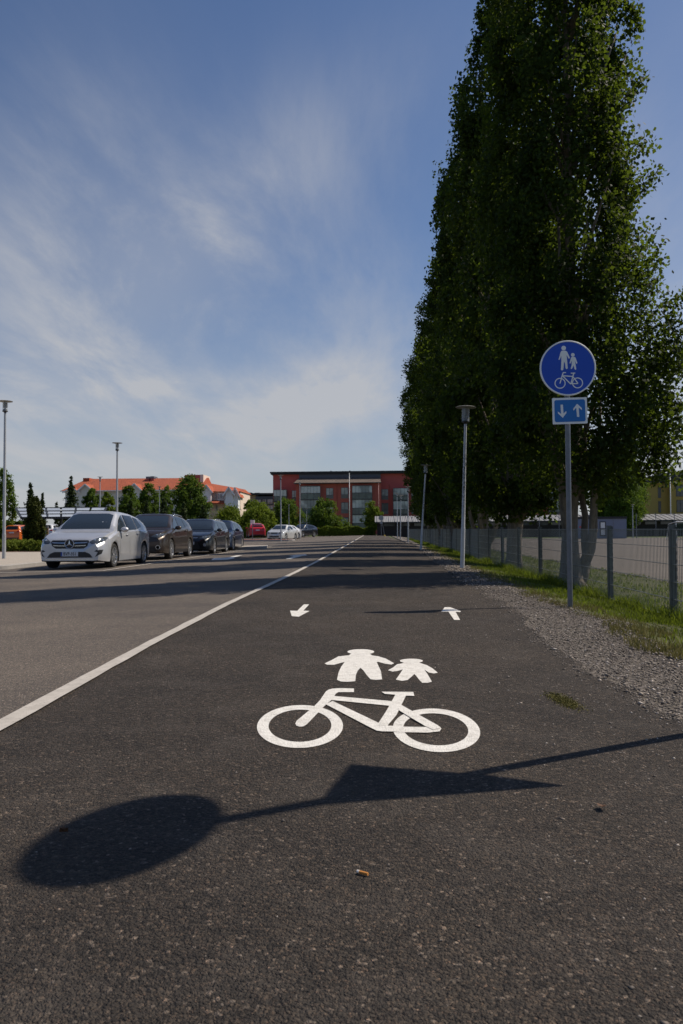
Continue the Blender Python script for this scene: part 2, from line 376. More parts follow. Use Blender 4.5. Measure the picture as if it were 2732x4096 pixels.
def crown_points(prof, clumps, per, sig, lobes=3, seed=0, shell=.55, sprig=.12):
    """leaf points of a crown whose radius follows prof = [(height, radius)]: clumps through the volume, denser to the outside"""
    hs, rs = zip(*prof); g = np.random.default_rng(seed); z0, z1 = hs[0], hs[-1]
    zz = np.linspace(z0, z1, 200); ar = np.interp(zz, hs, rs) + .1; cdf = np.cumsum(ar); cdf /= cdf[-1]
    h = np.interp(g.random(clumps), cdf, zz); th = g.random(clumps) * 2 * PI
    ph = g.random(3) * 6
    lob = 1 + .14 * np.sin(lobes * th + ph[0] + h * .5) + .10 * np.sin(5 * th + ph[1] - h * 1.3) + .11 * np.sin(h * 2.1 + ph[2] + 2 * th) + .06 * np.sin(h * 4.7 + 3 * th)
    r = np.interp(h, hs, rs) * lob * np.where(g.random(clumps) < sprig, g.uniform(.98, 1.22, clumps), shell + (1 - shell) * np.sqrt(g.random(clumps)))
    C = np.stack([r * np.cos(th), r * np.sin(th), h], 1)
    cnt = np.maximum(8, (per * g.uniform(.5, 1.5, clumps))).astype(int); idx = np.repeat(np.arange(clumps), cnt)
    sc_ = g.uniform(.65, 1.3, clumps)[idx][:, None]
    P = C[idx] + np.clip(g.normal(size=(len(idx), 3)), -1.75, 1.75) * np.array(sig) * sc_
    out = C[idx] * np.array([1, 1, 0]); out /= np.linalg.norm(out, axis=1, keepdims=True) + 1e-6; out[:, 2] += .35
    return P, out
# ---------------------------------------------------------------- poplars along the fence
def poplar(name, label, x, y, prof, clumps, per, size, seed, stems, extra=None, lean=None):
    root = empty(name, label, 'tree', (x, y, gz(x, y) - .03), 0, 'poplars along the fence')
    mb = MB()
    for pts, rr in stems: mb.tube(pts, rr, 10)
    g = random.Random(seed)
    for k in range(34):                                     # steep ascending branches
        h0 = g.uniform(1.3, prof[-1][0] * .72); a = g.uniform(0, 2 * PI); h1 = h0 + g.uniform(1.4, 2.8)
        r = float(np.interp(h1, *zip(*prof))) * g.uniform(.55, .95); b = .05
        mb.tube([(b * math.cos(a), b * math.sin(a), h0), (r * .5 * math.cos(a), r * .5 * math.sin(a), h0 + (h1 - h0) * .42), (r * math.cos(a + .1), r * math.sin(a + .1), h1)], [.05, .035, .012], 6)
    mb.build('trunk', M['bark'], root, smooth=True)
    P, o = crown_points(prof, clumps, per, (.125, .125, .23), 3, seed)
    if lean: P[:, 0] += np.interp(P[:, 2], *zip(*lean))
    if extra is not None:
        P = np.vstack([P, extra]); o = np.vstack([o, np.tile([.5, -.3, .5], (len(extra), 1))])
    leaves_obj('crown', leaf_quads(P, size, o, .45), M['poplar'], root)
    return root
def T(cx, cy): return ((cx - 590) / 440., (1400 - cy) / 440.)
def stem(pts, y0=0., dy=0.):
    n = len(pts); return [(T(a, b)[0], y0 + dy * i / max(1, n - 1), T(a, b)[1]) for i, (a, b, r) in enumerate(pts)], [r for a, b, r in pts]
st1 = [stem([(560, 1440, .34), (552, 1340, .24), (543, 1100, .17), (545, 900, .15), (562, 600, .14), (595, 300, .115), (590, -600, .11), (570, -2400, .07), (575, -4600, .03)]),
       stem([(535, 1000, .10), (500, 780, .10), (480, 600, .09), (420, 420, .075), (380, 250, .06), (270, 40, .045), (220, -300, .03)], 0, -.5),
       stem([(400, 330, .05), (360, 100, .04), (300, -150, .02)], -.2, -.3),
       stem([(600, 1390, .15), (655, 1270, .125), (690, 1140, .095), (672, 950, .068), (688, 800, .065), (658, 610, .058), (690, 450, .05), (705, 100, .035), (720, -500, .02)], 0., .2),
       stem([(680, 1180, .085), (735, 1090, .066), (770, 920, .06), (778, 750, .056), (800, 560, .052), (832, 420, .04), (865, 120, .03), (880, -400, .02)], 0., .5),
       stem([(650, 1200, .08), (712, 1000, .062), (722, 700, .055), (748, 420, .045), (760, 80, .03)], 0., -.35),
       stem([(600, 600, .09), (640, 200, .07), (700, -400, .05), (760, -1200, .03)], 0, .4), stem([(590, 500, .09), (530, -100, .07), (470, -900, .045), (430, -1800, .02)], 0, -.5)]
PROF1 = [(2.0, .8), (2.3, 1.35), (3.0, 1.62), (4.2, 1.62), (5.2, 1.46), (6.5, 1.34), (8.5, 1.26), (10, 1.18), (11, 1.12), (12.5, 1.0), (14.5, .75), (17, .15)]
LEAN1 = [(0, .12), (3, .20), (4.5, .06), (6, -.12), (8, -.22), (11, -.26), (16, -.3)]
ex = []
for (bx, bz, tx, tz, n) in ((1.7, 5.35, 2.75, 5.75, 420), (1.5, 2.9, 2.35, 3.1, 380), (1.4, 4.1, 2.3, 4.35, 350), (1.0, 7.3, 1.55, 7.9, 260), (.8, 9.0, 1.35, 9.7, 260), (1.0, 8.2, 1.45, 8.5, 160), (1.0, 2.2, 1.9, 2.0, 260), (-.4, 2.2, -.8, 1.8, 150)):
    q = rng.random(n)[:, None]; ex.append(np.array([[bx, -.2, bz]]) * (1 - q) + np.array([[tx, -.35, tz]]) * q + np.clip(rng.normal(size=(n, 3)), -1.7, 1.7) * np.array([.10, .13, .10]))
tx1 = at(2302, 2200, 15.5).x
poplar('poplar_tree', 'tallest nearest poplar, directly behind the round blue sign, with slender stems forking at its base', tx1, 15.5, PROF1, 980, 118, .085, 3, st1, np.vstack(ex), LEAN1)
def gen_stems(seed):
    g = random.Random(seed); L = [([(0, 0, -.1), (.02, 0, .3), (.05, 0, 1.5), (-.05, .1, 4.), (0, 0, 8), (0, 0, 12.5)], [.30, .22, .185, .14, .09, .03])]
    for k in range(5):
        a = g.uniform(0, 2 * PI); h = g.uniform(.25, 1.5); r = g.uniform(.5, .95)
        L.append(([(0.1 * math.cos(a), .1 * math.sin(a), h), (r * .62 * math.cos(a), r * .62 * math.sin(a), h + .55), (r * math.cos(a), r * math.sin(a), h + 1.4), (r * 1.25 * math.cos(a), r * 1.25 * math.sin(a), h + 3.4)], [.10, .075, .055, .025]))
    return L
PROF2 = [(1.6, .4), (2.1, 1.15), (2.9, 1.5), (4.5, 1.62), (7, 1.66), (9.5, 1.62), (11.5, 1.5), (13, 1.22), (14.8, .82), (16.8, .15)]
PROF3 = [(1.9, .5), (2.4, 1.25), (3.2, 1.55), (6, 1.68), (9, 1.66), (11.5, 1.62), (13., 1.42), (14.3, 1.0), (16.2, .15)]
ex = []
for (bx, bz, tx, tz, n) in ((.4, 2.3, 1.15, 1.75, 420), (.7, 2.6, 1.4, 2.3, 420), (.5, 2.0, .9, 1.5, 260), (1.0, 3.3, 1.6, 3.4, 300)):
    q = rng.random(n)[:, None]; ex.append(np.array([[bx, -.3, bz]]) * (1 - q) + np.array([[tx, -.5, tz]]) * q + np.clip(rng.normal(size=(n, 3)), -1.8, 1.8) * np.array([.15, .16, .14]))
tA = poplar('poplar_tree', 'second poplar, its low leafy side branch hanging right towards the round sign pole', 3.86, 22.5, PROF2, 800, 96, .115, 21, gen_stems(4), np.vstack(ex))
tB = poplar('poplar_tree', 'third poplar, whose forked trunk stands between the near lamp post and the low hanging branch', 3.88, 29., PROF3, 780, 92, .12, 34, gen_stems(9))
for (src, y, rz, s, lab) in ((tA, 36., 2.1, .93, 'fourth poplar, its trunk hidden right behind the speckled white lamp post'),
                             (tB, 43., 4.0, .93, 'fifth poplar, its trunk seen between the leaning lamp and the speckled lamp post'),
                             (tA, 51., 5.1, .90, 'sixth poplar, a dark trunk above the fence in front of the small red shed'),
                             (tB, 61., 1.2, 1.0, 'last and farthest poplar of the row, its trunk right behind the leaning lamp post')
                             ):
    o = copy_tree(src); o.location = (3.9 + (.01 * (y - 30)), y, gz(3.9, y) - .03); o.rotation_euler.z = rz; o.scale = (1.03, 1.03, s); o['label'] = lab

# ---------------------------------------------------------------- round cycle-path sign and its plate
M['zinc'] = mat('galvanised_steel', (.17, .18, .20), .45, .55, .18, 14.)
M['signblue'] = mat('sign_blue', (.004, .070, .50), .45, 0, .04)
M['plateblue'] = mat('plate_blue', (.008, .16, .50), .45, 0, .04)
M['signwhite'] = mat('sign_white', (.88, .88, .87), .5, 0, .05)
M['signback'] = mat('sign_back', (.33, .34, .35), .5, .6, .1)
sx, sy = hit(2281, 2431)[:2]; sz = gz(sx, sy)
root = empty('path_sign', 'round blue shared path sign on a grey pole standing in the gravel beside the path', 'traffic sign', (sx, sy, sz - .02))
SC = .32 / 252.; DC = 2.80
def C6(pts, dx=492., dy=387.): return [((x - dx) * SC, (dy - y) * SC) for x, y in pts]
mb = MB(); mb.tube([(0, 0, -.1), (0, 0, 3.05)], .030, 16); mb.lathe([(.0305, 3.05), (.032, 3.052), (.032, 3.07), (0., 3.075)], n=16); mb.build('pole', M['zinc'], root, smooth=True, angle=40)
def disc(mb, c, r, y0, y1, n=64, mi=0):
    mb.lathe([(0, y0), (r, y0), (r, y1), (0, y1)], c, 'Y', n, mi)
mb = MB(); disc(mb, (0, 0, DC), .308, -.052, -.040); fp = mb.build('round_sign_face', M['signblue'], root)
mb = MB(); mb.lathe([(.306, -.055), (.316, -.058), (.322, -.054), (.322, -.034), (.300, -.034), (.306, -.055)], (0, 0, DC), 'Y', 72); mb.build('rim', M['signwhite'], fp, smooth=True, angle=50)
def sym(mb, poly, zc, k=0, y=-.0535): mb.prism(poly, (0, y - .0006 * k, zc), (1, 0, 0), (0, 0, 1), (0, .002, 0))
mb = MB()
sym(mb, C6(ell(456, 203, 21, 21, 20)), DC)
sym(mb, C6([(440, 227), (470, 227), (486, 236), (496, 258), (511, 292), (506, 301), (497, 298), (482, 266), (484, 300), (487, 340), (490, 388), (486, 395), (476, 395), (471, 388), (466, 345), (459, 325), (455, 350), (450, 400), (445, 407), (434, 407), (428, 400), (432, 350), (434, 300), (432, 272), (424, 300), (416, 311), (408, 308), (418, 276), (426, 245), (430, 234)]), DC, 1)
mb.build('adult_symbol', M['signwhite'], fp)
mb = MB()
sym(mb, C6(ell(538, 267, 17, 17, 18)), DC)
sym(mb, C6([(528, 286), (552, 286), (562, 293), (570, 315), (578, 343), (572, 349), (566, 345), (556, 318), (560, 350), (568, 398), (564, 404), (556, 404), (551, 395), (543, 362), (538, 375), (530, 392), (522, 397), (517, 391), (526, 360), (528, 320), (516, 345), (510, 347), (507, 340), (516, 310), (521, 292)]), DC, 1)
mb.build('child_symbol', M['signwhite'], fp)
def ringp(mb, c, r0, r1, zc, k=0, n=36):
    cx, cz = C6([c])[0]; mb.lathe([(r0, -.0535 - .0006 * k), (r1, -.0535 - .0006 * k), (r1, -.051), (r0, -.051), (r0, -.0535 - .0006 * k)], (cx, 0, zc + cz), 'Y', n)
mb = MB()
ringp(mb, (419, 526), 41 * SC, 50 * SC, DC); ringp(mb, (577, 525), 41 * SC, 50 * SC, DC)
def stroke(mb, a, b, w, k, zc=DC):
    a, b = Vector((*a, 0)), Vector((*b, 0)); d = (b - a).normalized(); n = Vector((-d.y, d.x, 0)) * w / 2
    sym(mb, C6([(a + n)[:2], (b + n)[:2], (b - n)[:2], (a - n)[:2]]), zc, k)
for k, (a, b) in enumerate((((418, 528), (447, 432)), ((445, 429), (474, 429)), ((444, 457), (536, 466)), ((446, 462), (512, 533)), ((516, 536), (543, 436)), ((517, 435), (557, 435)), ((510, 532), (580, 531)), ((537, 470), (580, 530)))):
    stroke(mb, a, b, 10 if k not in (1, 5) else 9, k + 1)
mb.build('bicycle_symbol', M['signwhite'], fp)
def rrect(w, h, r, n=5):
    p = []
    for cx, cy, a0 in ((w / 2 - r, h / 2 - r, 0), (-w / 2 + r, h / 2 - r, 90), (-w / 2 + r, -h / 2 + r, 180), (w / 2 - r, -h / 2 + r, 270)):
        p += [(cx + r * math.cos(R(a0 + 90 * i / n)), cy + r * math.sin(R(a0 + 90 * i / n))) for i in range(n + 1)]
    return p
pc = DC - (779 - 387) * SC
mb = MB(); mb.prism(rrect(.398, .305, .008), (.016, -.050, pc), (1, 0, .018), (-.018, 0, 1), (0, .010, 0)); pl = mb.build('direction_plate', M['signwhite'], root)
mb = MB(); mb.prism(rrect(.352, .256, .022), (.016, -.0525, pc), (1, 0, .018), (-.018, 0, 1), (0, .002, 0)); mb.build('plate_face', M['plateblue'], pl)
PCX = lambda pts: [((x - 505) * SC, (779 - y) * SC) for x, y in pts]
for nm, pts in (('down_arrow', [(421, 721), (443, 721), (446, 803), (470, 781), (473, 798), (438, 842), (396, 800), (396, 783), (424, 806)]), ('up_arrow', [(571, 717), (612, 757), (613, 777), (585, 752), (588, 838), (567, 838), (562, 752), (538, 780), (535, 762)])):
    mb = MB(); mb.prism(PCX(pts), (.016, -.0545, pc), (1, 0, .018), (-.018, 0, 1), (0, .002, 0)); mb.build(nm, M['signwhite'], pl)
for zc, hh in ((DC + .1, .04), (DC - .1, .04), (pc + .09, .03), (pc - .09, .03)):
    mb = MB(); mb.tube([(0, 0, zc - hh / 2), (0, 0, zc + hh / 2)], .035, 14); mb.box(-.05, .05, -.0395, -.030, zc - hh / 2, zc + hh / 2); mb.build('clamp', M['zinc'], root)

# the same kind of sign just beyond the right edge of the picture: its shadow lies across the path
SUNV = Vector((math.cos(R(51)) * math.cos(R(26)), math.cos(R(51)) * math.sin(R(26)), math.sin(R(51))))
def lift(px, py, h):
    g = hit(px, py); return g + SUNV * (h / SUNV.z)
K_ = 1.7424
top = lift(278 * K_, 1930 * K_, 3.22)                       # centre of the disc
g1 = hit(1568 * K_, 1692 * K_); g0 = hit(600 * K_, 1880 * K_); dr = (g1 - g0).normalized()
bx = g1 + dr * .42; foot = Vector((bx.x, bx.y, gz(bx.x, bx.y)))
axis = (top - foot).normalized()
root = empty('path_sign', 'leaning pole sign past the right edge whose round and square shadow crosses the path', 'traffic sign', foot - Vector((0, 0, .05)))
off = foot - Vector((0, 0, .05))
def loc(p): return Vector(p) - off
mb = MB(); mb.tube([loc(foot - axis * .1), loc(top + axis * .2)], .030, 14); mb.build('pole', M['zinc'], root, smooth=True, angle=40)
P1, P2, P3 = hit(800 * K_, 1758 * K_), hit(722 * K_, 1853 * K_), hit(1292 * K_, 1808 * K_)
wv = (P1 - P2); wv.z = 0; wv.normalize(); nv = wv.cross(Vector((0, 0, 1))).normalized()
if nv.x > 0: nv = -nv
fo = top - axis * .02 + nv * .04
e_u = wv; e_w = nv.cross(wv); e_w = e_w if e_w.z > 0 else -e_w
e_d = Vector((-.02, 1, 0)).normalized(); n_d = Vector((-1, -.02, 0)).normalized(); fo = top + n_d * .04 + Vector((.04, .03, 0))
mb = MB(); mb.prism([(.32 * math.cos(2 * PI * i / 48), .32 * math.sin(2 * PI * i / 48)) for i in range(48)], loc(fo), e_d, (0, 0, 1), -n_d * .012); mb.build('round_sign_face', M['signblue'], root)
mid = foot + axis * (2.45 / axis.z) + nv * .045
def onplane(g):
    t = (mid - g).dot(nv) / SUNV.dot(nv); return g + SUNV * t
Q = [onplane(P1), onplane(P2), onplane(P3), onplane(hit(1120 * K_, 1784 * K_))]
mb = MB(); q = [((p - mid).dot(e_u), (p - mid).dot(e_w)) for p in Q]
print('PLATE', [tuple(round(c, 2) for c in p) for p in q], 'foot', [round(c, 2) for c in foot], 'top', [round(c, 2) for c in top], proj(top), proj(foot))
mb.prism(q, loc(mid), e_u, e_w, -nv * .010); mb.build('direction_plate', M['plateblue'], root)

# ---------------------------------------------------------------- lamp posts
def pole_mat(name, dirty):
    t = NT(name); v = t.mapped(1, 1, .55)
    spots = t.ramp(t.noise(34., 4, .75, v), [(.50, 0.), (.56, 1.)])
    z = t.n.new('ShaderNodeSeparateXYZ'); t.l.new(t.co, z.inputs[0])
    lo, hi = (t.ramp(z.outputs[2], [(0., 0.), (.01, 0.)]), 0)
    mr = t.n.new('ShaderNodeMapRange'); t.l.new(z.outputs[2], mr.inputs[0]); mr.inputs[1].default_value = 1.1; mr.inputs[2].default_value = 1.9
    mr2 = t.n.new('ShaderNodeMapRange'); t.l.new(z.outputs[2], mr2.inputs[0]); mr2.inputs[1].default_value = 3.1; mr2.inputs[2].default_value = 2.5
    f = t.math('MULTIPLY', t.math('MULTIPLY', mr.outputs[0], mr2.outputs[0]), dirty)
    return t.set(color=t.mix(t.math('MULTIPLY', spots, f), t.ramp(t.noise(5., 4), [(.3, (.50, .51, .52)), (.7, (.62, .63, .64))]), (.06, .06, .055)), rough=.5)
M['pole_dirty'] = pole_mat('speckled_lamp_pole', 1.); M['pole_clean'] = mat('pale_lamp_pole', (.40, .42, .44), .5, .2, .1)
M['lampdisc'] = mat('lamp_shade', (.30, .30, .28), .5, .3); M['dark'] = mat('dark_metal', (.03, .032, .035), .5, .2)
def glassy():
    t = NT('lantern_glass'); t.set(color=(.75, .8, .82), rough=.08, spec=.6); t.b.inputs['Alpha'].default_value = .28; return t.m
M['lantern'] = glassy(); M['baffle'] = mat('lamp_louvre', (.33, .31, .27), .4, .5)
def lamp(label, x, y, h, m, lean=0., r0=.050, disc_r=.235, group='lamp posts along the path', leany=0.):
    root = empty('lamp_post', label, 'street lamp', (x, y, gz(x, y) - .03), 0, group); root.rotation_euler = (leany, lean, 0)
    mb = MB(); mb.tube([(0, 0, -.3), (0, 0, .95)], [r0, r0 * .96], 14); mb.tube([(0, 0, .95), (0, 0, .98), (0, 0, h - .36)], [r0 * .96, r0 * .84, r0 * .60], 14); mb.build('pole', m, root, smooth=True, angle=40)
    hd = MB(); k = disc_r / .235
    hd.lathe([(.0, h), (disc_r * .9, h - .004), (disc_r, h - .014), (disc_r * .98, h - .022), (.09 * k, h - .045), (0, h - .045)], n=28); hs = hd.build('lamp_shade', M['lampdisc'], root, smooth=True, angle=35)
    mb = MB()
    for i in range(8):
        z = h - .07 - i * .022; mb.lathe([(.045 * k, z + .012), (.072 * k, z), (.072 * k, z - .004), (.045 * k, z + .008)], n=18)
    mb.tube([(0, 0, h - .045), (0, 0, h - .25)], .03 * k, 10); mb.build('louvre', M['baffle'], root, smooth=True, angle=40)
    mb = MB(); mb.lathe([(.085 * k, h - .045), (.085 * k, h - .335)], n=24); mb.build('lantern_glass', M['lantern'], root, smooth=True)
    mb = MB(); mb.lathe([(0, h - .27), (.06 * k, h - .27), (.075 * k, h - .33), (.088 * k, h - .335), (.088 * k, h - .355), (.045 * k, h - .375), (r0 * .62, h - .40), (0, h - .40)], n=20); mb.build('collar', M['dark'], root, smooth=True, angle=40)
    return root
lx, ly = hit(1061 * K_, 1305 * K_)[:2]; lamp('nearest white lamp post on the grass verge, its pole speckled black halfway up', lx, ly, 3.75, M['pole_dirty'], R(1.9))
lx, ly = hit(966 * K_, 1262 * K_)[:2]; lamp('white lamp post leaning clearly to the right on the verge, second along the path', lx, ly, 3.75, M['pole_dirty'], R(4.0))
lx, ly = hit(937 * K_, 1245 * K_)[:2]; lamp('third lamp post on the verge, upright and close to the leaning lamp', lx, ly, 3.9, M['pole_clean'], R(.3))
lx, ly = hit(919 * K_, 1238 * K_)[:2]; lamp('distant lamp post leaning slightly right at the far path edge before the red house', lx, ly, 4.0, M['pole_clean'], R(1.2))
lx, ly = at(912.5 * K_, 2144, 84).x, 84.; lamp('farthest lamp post of the path row, leftmost in front of the red house window bay', lx, ly, 4.75, M['pole_clean'], R(-.2))
PK = 'lamp posts in the parking area'
for lab, px, Y, h in (('tall lamp post at the left edge beside the planting bed', 16, 25.7, 5.35), ('tall lamp post rising behind the silver hatchback roof', 467, 36.6, 5.15), ('distant lamp post before the orange roofed house, left of the taller lamp', 399, 66., 5.6),
                      ('small far lamp post among trees above the brown crossover', 638, 90., 6.1), ('lamp post on the red paved island behind the silver saloon', 1124, 66.5, 5.6), ('lamp post beside the black crossover near the red house', 1200.5, 86., 6.2),
                      ('short lamp post behind the white car in front of the bushy tree', 1156, 112., 4.6), ('low lamp post before the balconies of the red house', 1227, 120., 4.3)):
    lamp(lab, at(px, 2140, Y).x, Y, h, M['pole_clean'], R(.25 if px < 600 else 0), .06, .24, PK)

# ---------------------------------------------------------------- mesh fence
M['fence'] = mat('fence_grey', (.105, .115, .11), .5, .35, .15, 10.); M['wire'] = mat('fence_wire', (.20, .215, .21), .45, .4)
FX = 3.42; F0 = hit(2712, 2482).y; root = empty('mesh_fence', 'grey welded wire mesh fence with square posts running along the grass verge', 'fence', (0, 0, 0))
NP = 34; FY = [F0 + 2.46 * i for i in range(-2, NP)]
def fx(y): return FX + .0045 * max(0, y - 25)
for i, y in enumerate(FY):
    x = fx(y); z = gz(x, y); mb = MB(); mb.box(x - .03, x + .03, y - .022, y + .022, z - .15, z + 1.10); o = mb.build('post', M['fence'], root)
    if y < 30:
        c = MB(); c.box(x - .004 + .030, x + .044, y - .03, y + .03, z + .05, z + 1.09)
        for k in range(11): c.box(x + .030, x + .0448, y - .034, y - .029, z + .1 + k * .093, z + .14 + k * .093, 1)
        c.build('clamp_bar', [M['fence'], M['dark']], o)
    if i + 1 < len(FY):
        y1 = FY[i + 1]; pm = MB(); n = 49; x1 = fx(y1); z1 = gz(x1, y1); wd = .0048 if y < 25 else .0062
        for k in range(n + 1):
            t = (k + .5) / (n + 1); yy = y + (y1 - y) * t; xx = x + (x1 - x) * t; zz_ = z + (z1 - z) * t; pm.bar((xx, yy, zz_ + .03), (xx, yy, zz_ + 1.055), wd, wd)
        for k in range(6):
            h = .04 + k * .20
            for s in (-1, 1): pm.bar((x + s * .0075, y + .02, z + h), (x1 + s * .0075, y1 - .02, z1 + h), .0062, .0062)
        pm.build('wire_panel', M['wire'], root)

# ---------------------------------------------------------------- grass, gravel and litter
def interp_edge(f, y): return np.array([f(float(v)) for v in y])
def grass(name, label, n, ylo, yhi, xfun, hgt, m, wid=.006, seed=5, mask=None):
    g = np.random.default_rng(seed); u = g.random(n); y = ylo * (yhi / ylo) ** u if ylo > 0 else ylo + (yhi - ylo) * u
    x = xfun(y, g.random(n)); 
    dens = np.array([noise.noise(Vector((a * 1.3, b * 1.3, seed))) for a, b in zip(x, y)])
    keep = dens > (g.random(n) * .9 - .55 if mask is None else mask(x, y, g.random(n)))
    x, y, dens = x[keep], y[keep], dens[keep]; n = len(x); z = ground_z(x, y) - .01
    h = hgt * g.uniform(.4, 1.25, n) * (1 + .8 * np.clip(dens, -.6, .8)); a = g.random(n) * 2 * PI; w_ = wid * g.uniform(.7, 1.5, n) * np.maximum(1, y / 14)
    lean = g.uniform(.15, .75, n) * h; b = g.random(n) * 2 * PI
    p = np.stack([x, y, z], 1); s = np.stack([np.cos(a), np.sin(a), 0 * a], 1) * w_[:, None]; l = np.stack([np.cos(b), np.sin(b), 0 * b], 1) * lean[:, None]; up = np.array([0, 0, 1.])
    V = np.stack([p - s, p + s, p + s * .7 + l * .4 + up * (h * .6)[:, None], p - s * .7 + l * .4 + up * (h * .6)[:, None], p + l + up * h[:, None]], 1).reshape(-1, 3)
    i = np.arange(n) * 5; F = np.concatenate([np.stack([i, i + 1, i + 2], 1), np.stack([i, i + 2, i + 3], 1), np.stack([i + 3, i + 2, i + 4], 1)])
    o = link(name, np_mesh(name, V, F, [m])); o['kind'] = 'stuff'; o['label'] = label; return o
gr = lambda y: interp_edge(GRAS, y)
grass('grass', 'short green grass on the verge between gravel and fence', 70000, 5., 75., lambda y, r: gr(y) + .12 + (3.55 - gr(y)) * np.sqrt(r), .056, M['grassblade'], .0042, 5)
grass('dry_grass', 'yellowish thin grass at the edge of the gravel', 15000, 4.6, 40., lambda y, r: gr(y) - .12 + .55 * r, .05, M['drygrass'], .004, 6)
grass('grass', 'taller grass along the foot of the fence', 15000, 7., 80., lambda y, r: 3.25 + .32 * r, .14, M['grassblade'], .0045, 8)
grass('grass', 'rough grass under the poplars behind the fence', 26000, 7., 90., lambda y, r: 3.5 + 3.1 * r, .07, M['grassblade'], .006, 9)
def stones(name, label, n, ylo, yhi, xfun, size, seed, keepf=None):
    g = np.random.default_rng(seed); y = ylo * (yhi / ylo) ** g.random(n); x = xfun(y, g.random(n)); s = size * np.exp(g.normal(size=n) * .42) * np.clip(y / 9., 1., 1.9)
    if keepf is not None: k = keepf(x, y, g.random(n)); x, y, s = x[k], y[k], s[k]; n = len(x)
    base = np.array([(1, 0, 0), (0, 1, 0), (-1, 0, 0), (0, -1, 0), (0, 0, 1), (0, 0, -1), (.62, .62, .55), (-.6, .6, .5)], dtype=float)[:6]
    D = base[None] * g.uniform(.55, 1.25, (n, 6, 1)) + g.normal(size=(n, 6, 3)) * .22; D *= np.array([1, 1, .55]); a = g.random(n) * 6.28; c, t = np.cos(a)[:, None], np.sin(a)[:, None]
    X = D[..., 0] * c - D[..., 1] * t; Y = D[..., 0] * t + D[..., 1] * c
    V = np.stack([X, Y, D[..., 2]], -1) * s[:, None, None] + np.stack([x, y, ground_z(x, y) + s * .35 + .004], 1)[:, None]
    tri = np.array([(0, 1, 4), (1, 2, 4), (2, 3, 4), (3, 0, 4), (1, 0, 5), (2, 1, 5), (3, 2, 5), (0, 3, 5)])
    F = (np.arange(n)[:, None, None] * 6 + tri[None]).reshape(-1, 3); o = link(name, np_mesh(name, V.reshape(-1, 3), F, [M['stone']])); o['kind'] = 'stuff'; o['label'] = label; return o
asf = lambda y: interp_edge(ASPH, y)
stones('gravel', 'pinkish grey crushed gravel of the shoulder beside the path', 52000, 2.6, 34., lambda y, r: asf(y) - .12 + (gr(y) + .25 - asf(y)) * (r ** .7), .0054, 3)
stones('loose_stones', 'loose stones scattered over the asphalt near the gravel', 7500, 1.3, 14., lambda y, r: asf(y) - .02 - 1.05 * r ** 2.4, .0033, 4)
stones('loose_stones', 'sparse small stones lying on the asphalt of the path', 700, 1.25, 12., lambda y, r: -1.2 + 2.6 * r, .0026, 5)

# ---------------------------------------------------------------- cars
from mathutils.geometry import delaunay_2d_cdt
def car_paint(name, c, metal=.35, rough=.28):
    t = NT(name); t.set(color=t.ramp(t.noise(2.5, 4), [(.3, tuple(Vector(c) * .93)), (.7, tuple(Vector(c) * 1.05))]), metal=metal, rough=rough, coat=.8); t.b.inputs['Coat Roughness'].default_value = .08
    n = t.noise(60., 4, .7); t.set(rough=t.ramp(n, [(.3, (rough,) * 3), (.8, (rough + .14,) * 3)])); return t.m
def plain(name, c, rough=.4, metal=0., spec=.5):
    t = NT(name); return t.set(color=c, rough=rough, metal=metal, spec=spec)
M['glass'] = plain('car_glass', (.026, .036, .048), .05, 0, .8); M['glass2'] = plain('tinted_glass', (.006, .007, .008), .08, 0, .5)
M['tyre'] = plain('tyre_rubber', (.018, .018, .018), .85); M['rim'] = plain('alloy_rim', (.50, .51, .53), .3, .8); M['trim'] = plain('black_trim', (.016, .016, .018), .45)
M['chrome'] = plain('chrome_trim', (.62, .63, .65), .18, .9); M['lampglass'] = plain('headlamp_glass', (.10, .115, .13), .1, .3, .8); M['lampbulb'] = plain('lamp_reflector', (.8, .82, .85), .12, .6); M['tail'] = plain('tail_lamp', (.28, .012, .012), .2)
M['plate_w'] = plain('plate_white', (.62, .64, .66), .5); M['plate_b'] = plain('plate_euro_band', (.01, .06, .36), .5); M['seam'] = plain('panel_gap', (.012, .012, .013), .8); M['under'] = plain('underbody', (.012, .012, .012), .9); M['orangelamp'] = plain('indicator', (.6, .2, .03), .3)
def text_mesh(s, size):
    cu = bpy.data.curves.new('txt', 'FONT'); cu.body = s; cu.size = size; cu.align_x = 'CENTER'; cu.align_y = 'CENTER'; cu.resolution_u = 2; cu.offset = size * .012
    o = bpy.data.objects.new('txt', cu); COL.objects.link(o); dg = bpy.context.evaluated_depsgraph_get(); me = bpy.data.meshes.new_from_object(o.evaluated_get(dg))
    v = [tuple(p.co) for p in me.vertices]; f = [tuple(p.vertices) for p in me.polygons]; bpy.data.objects.remove(o); bpy.data.curves.remove(cu); bpy.data.meshes.remove(me); return v, f
def smooth_prof(pts, n=400, k=.0):
    xs, zs = zip(*pts); X = np.linspace(xs[0], xs[-1], n); Z = np.interp(X, xs, zs)
    if k > 0:
        w_ = max(1, int(k / (X[1] - X[0]))); ker = np.hanning(2 * w_ + 3); ker /= ker.sum(); p = np.pad(Z, w_ + 1, mode='reflect', reflect_type='odd'); Z = np.convolve(p, ker, 'valid')
    return lambda s: float(np.interp(s, X, Z))
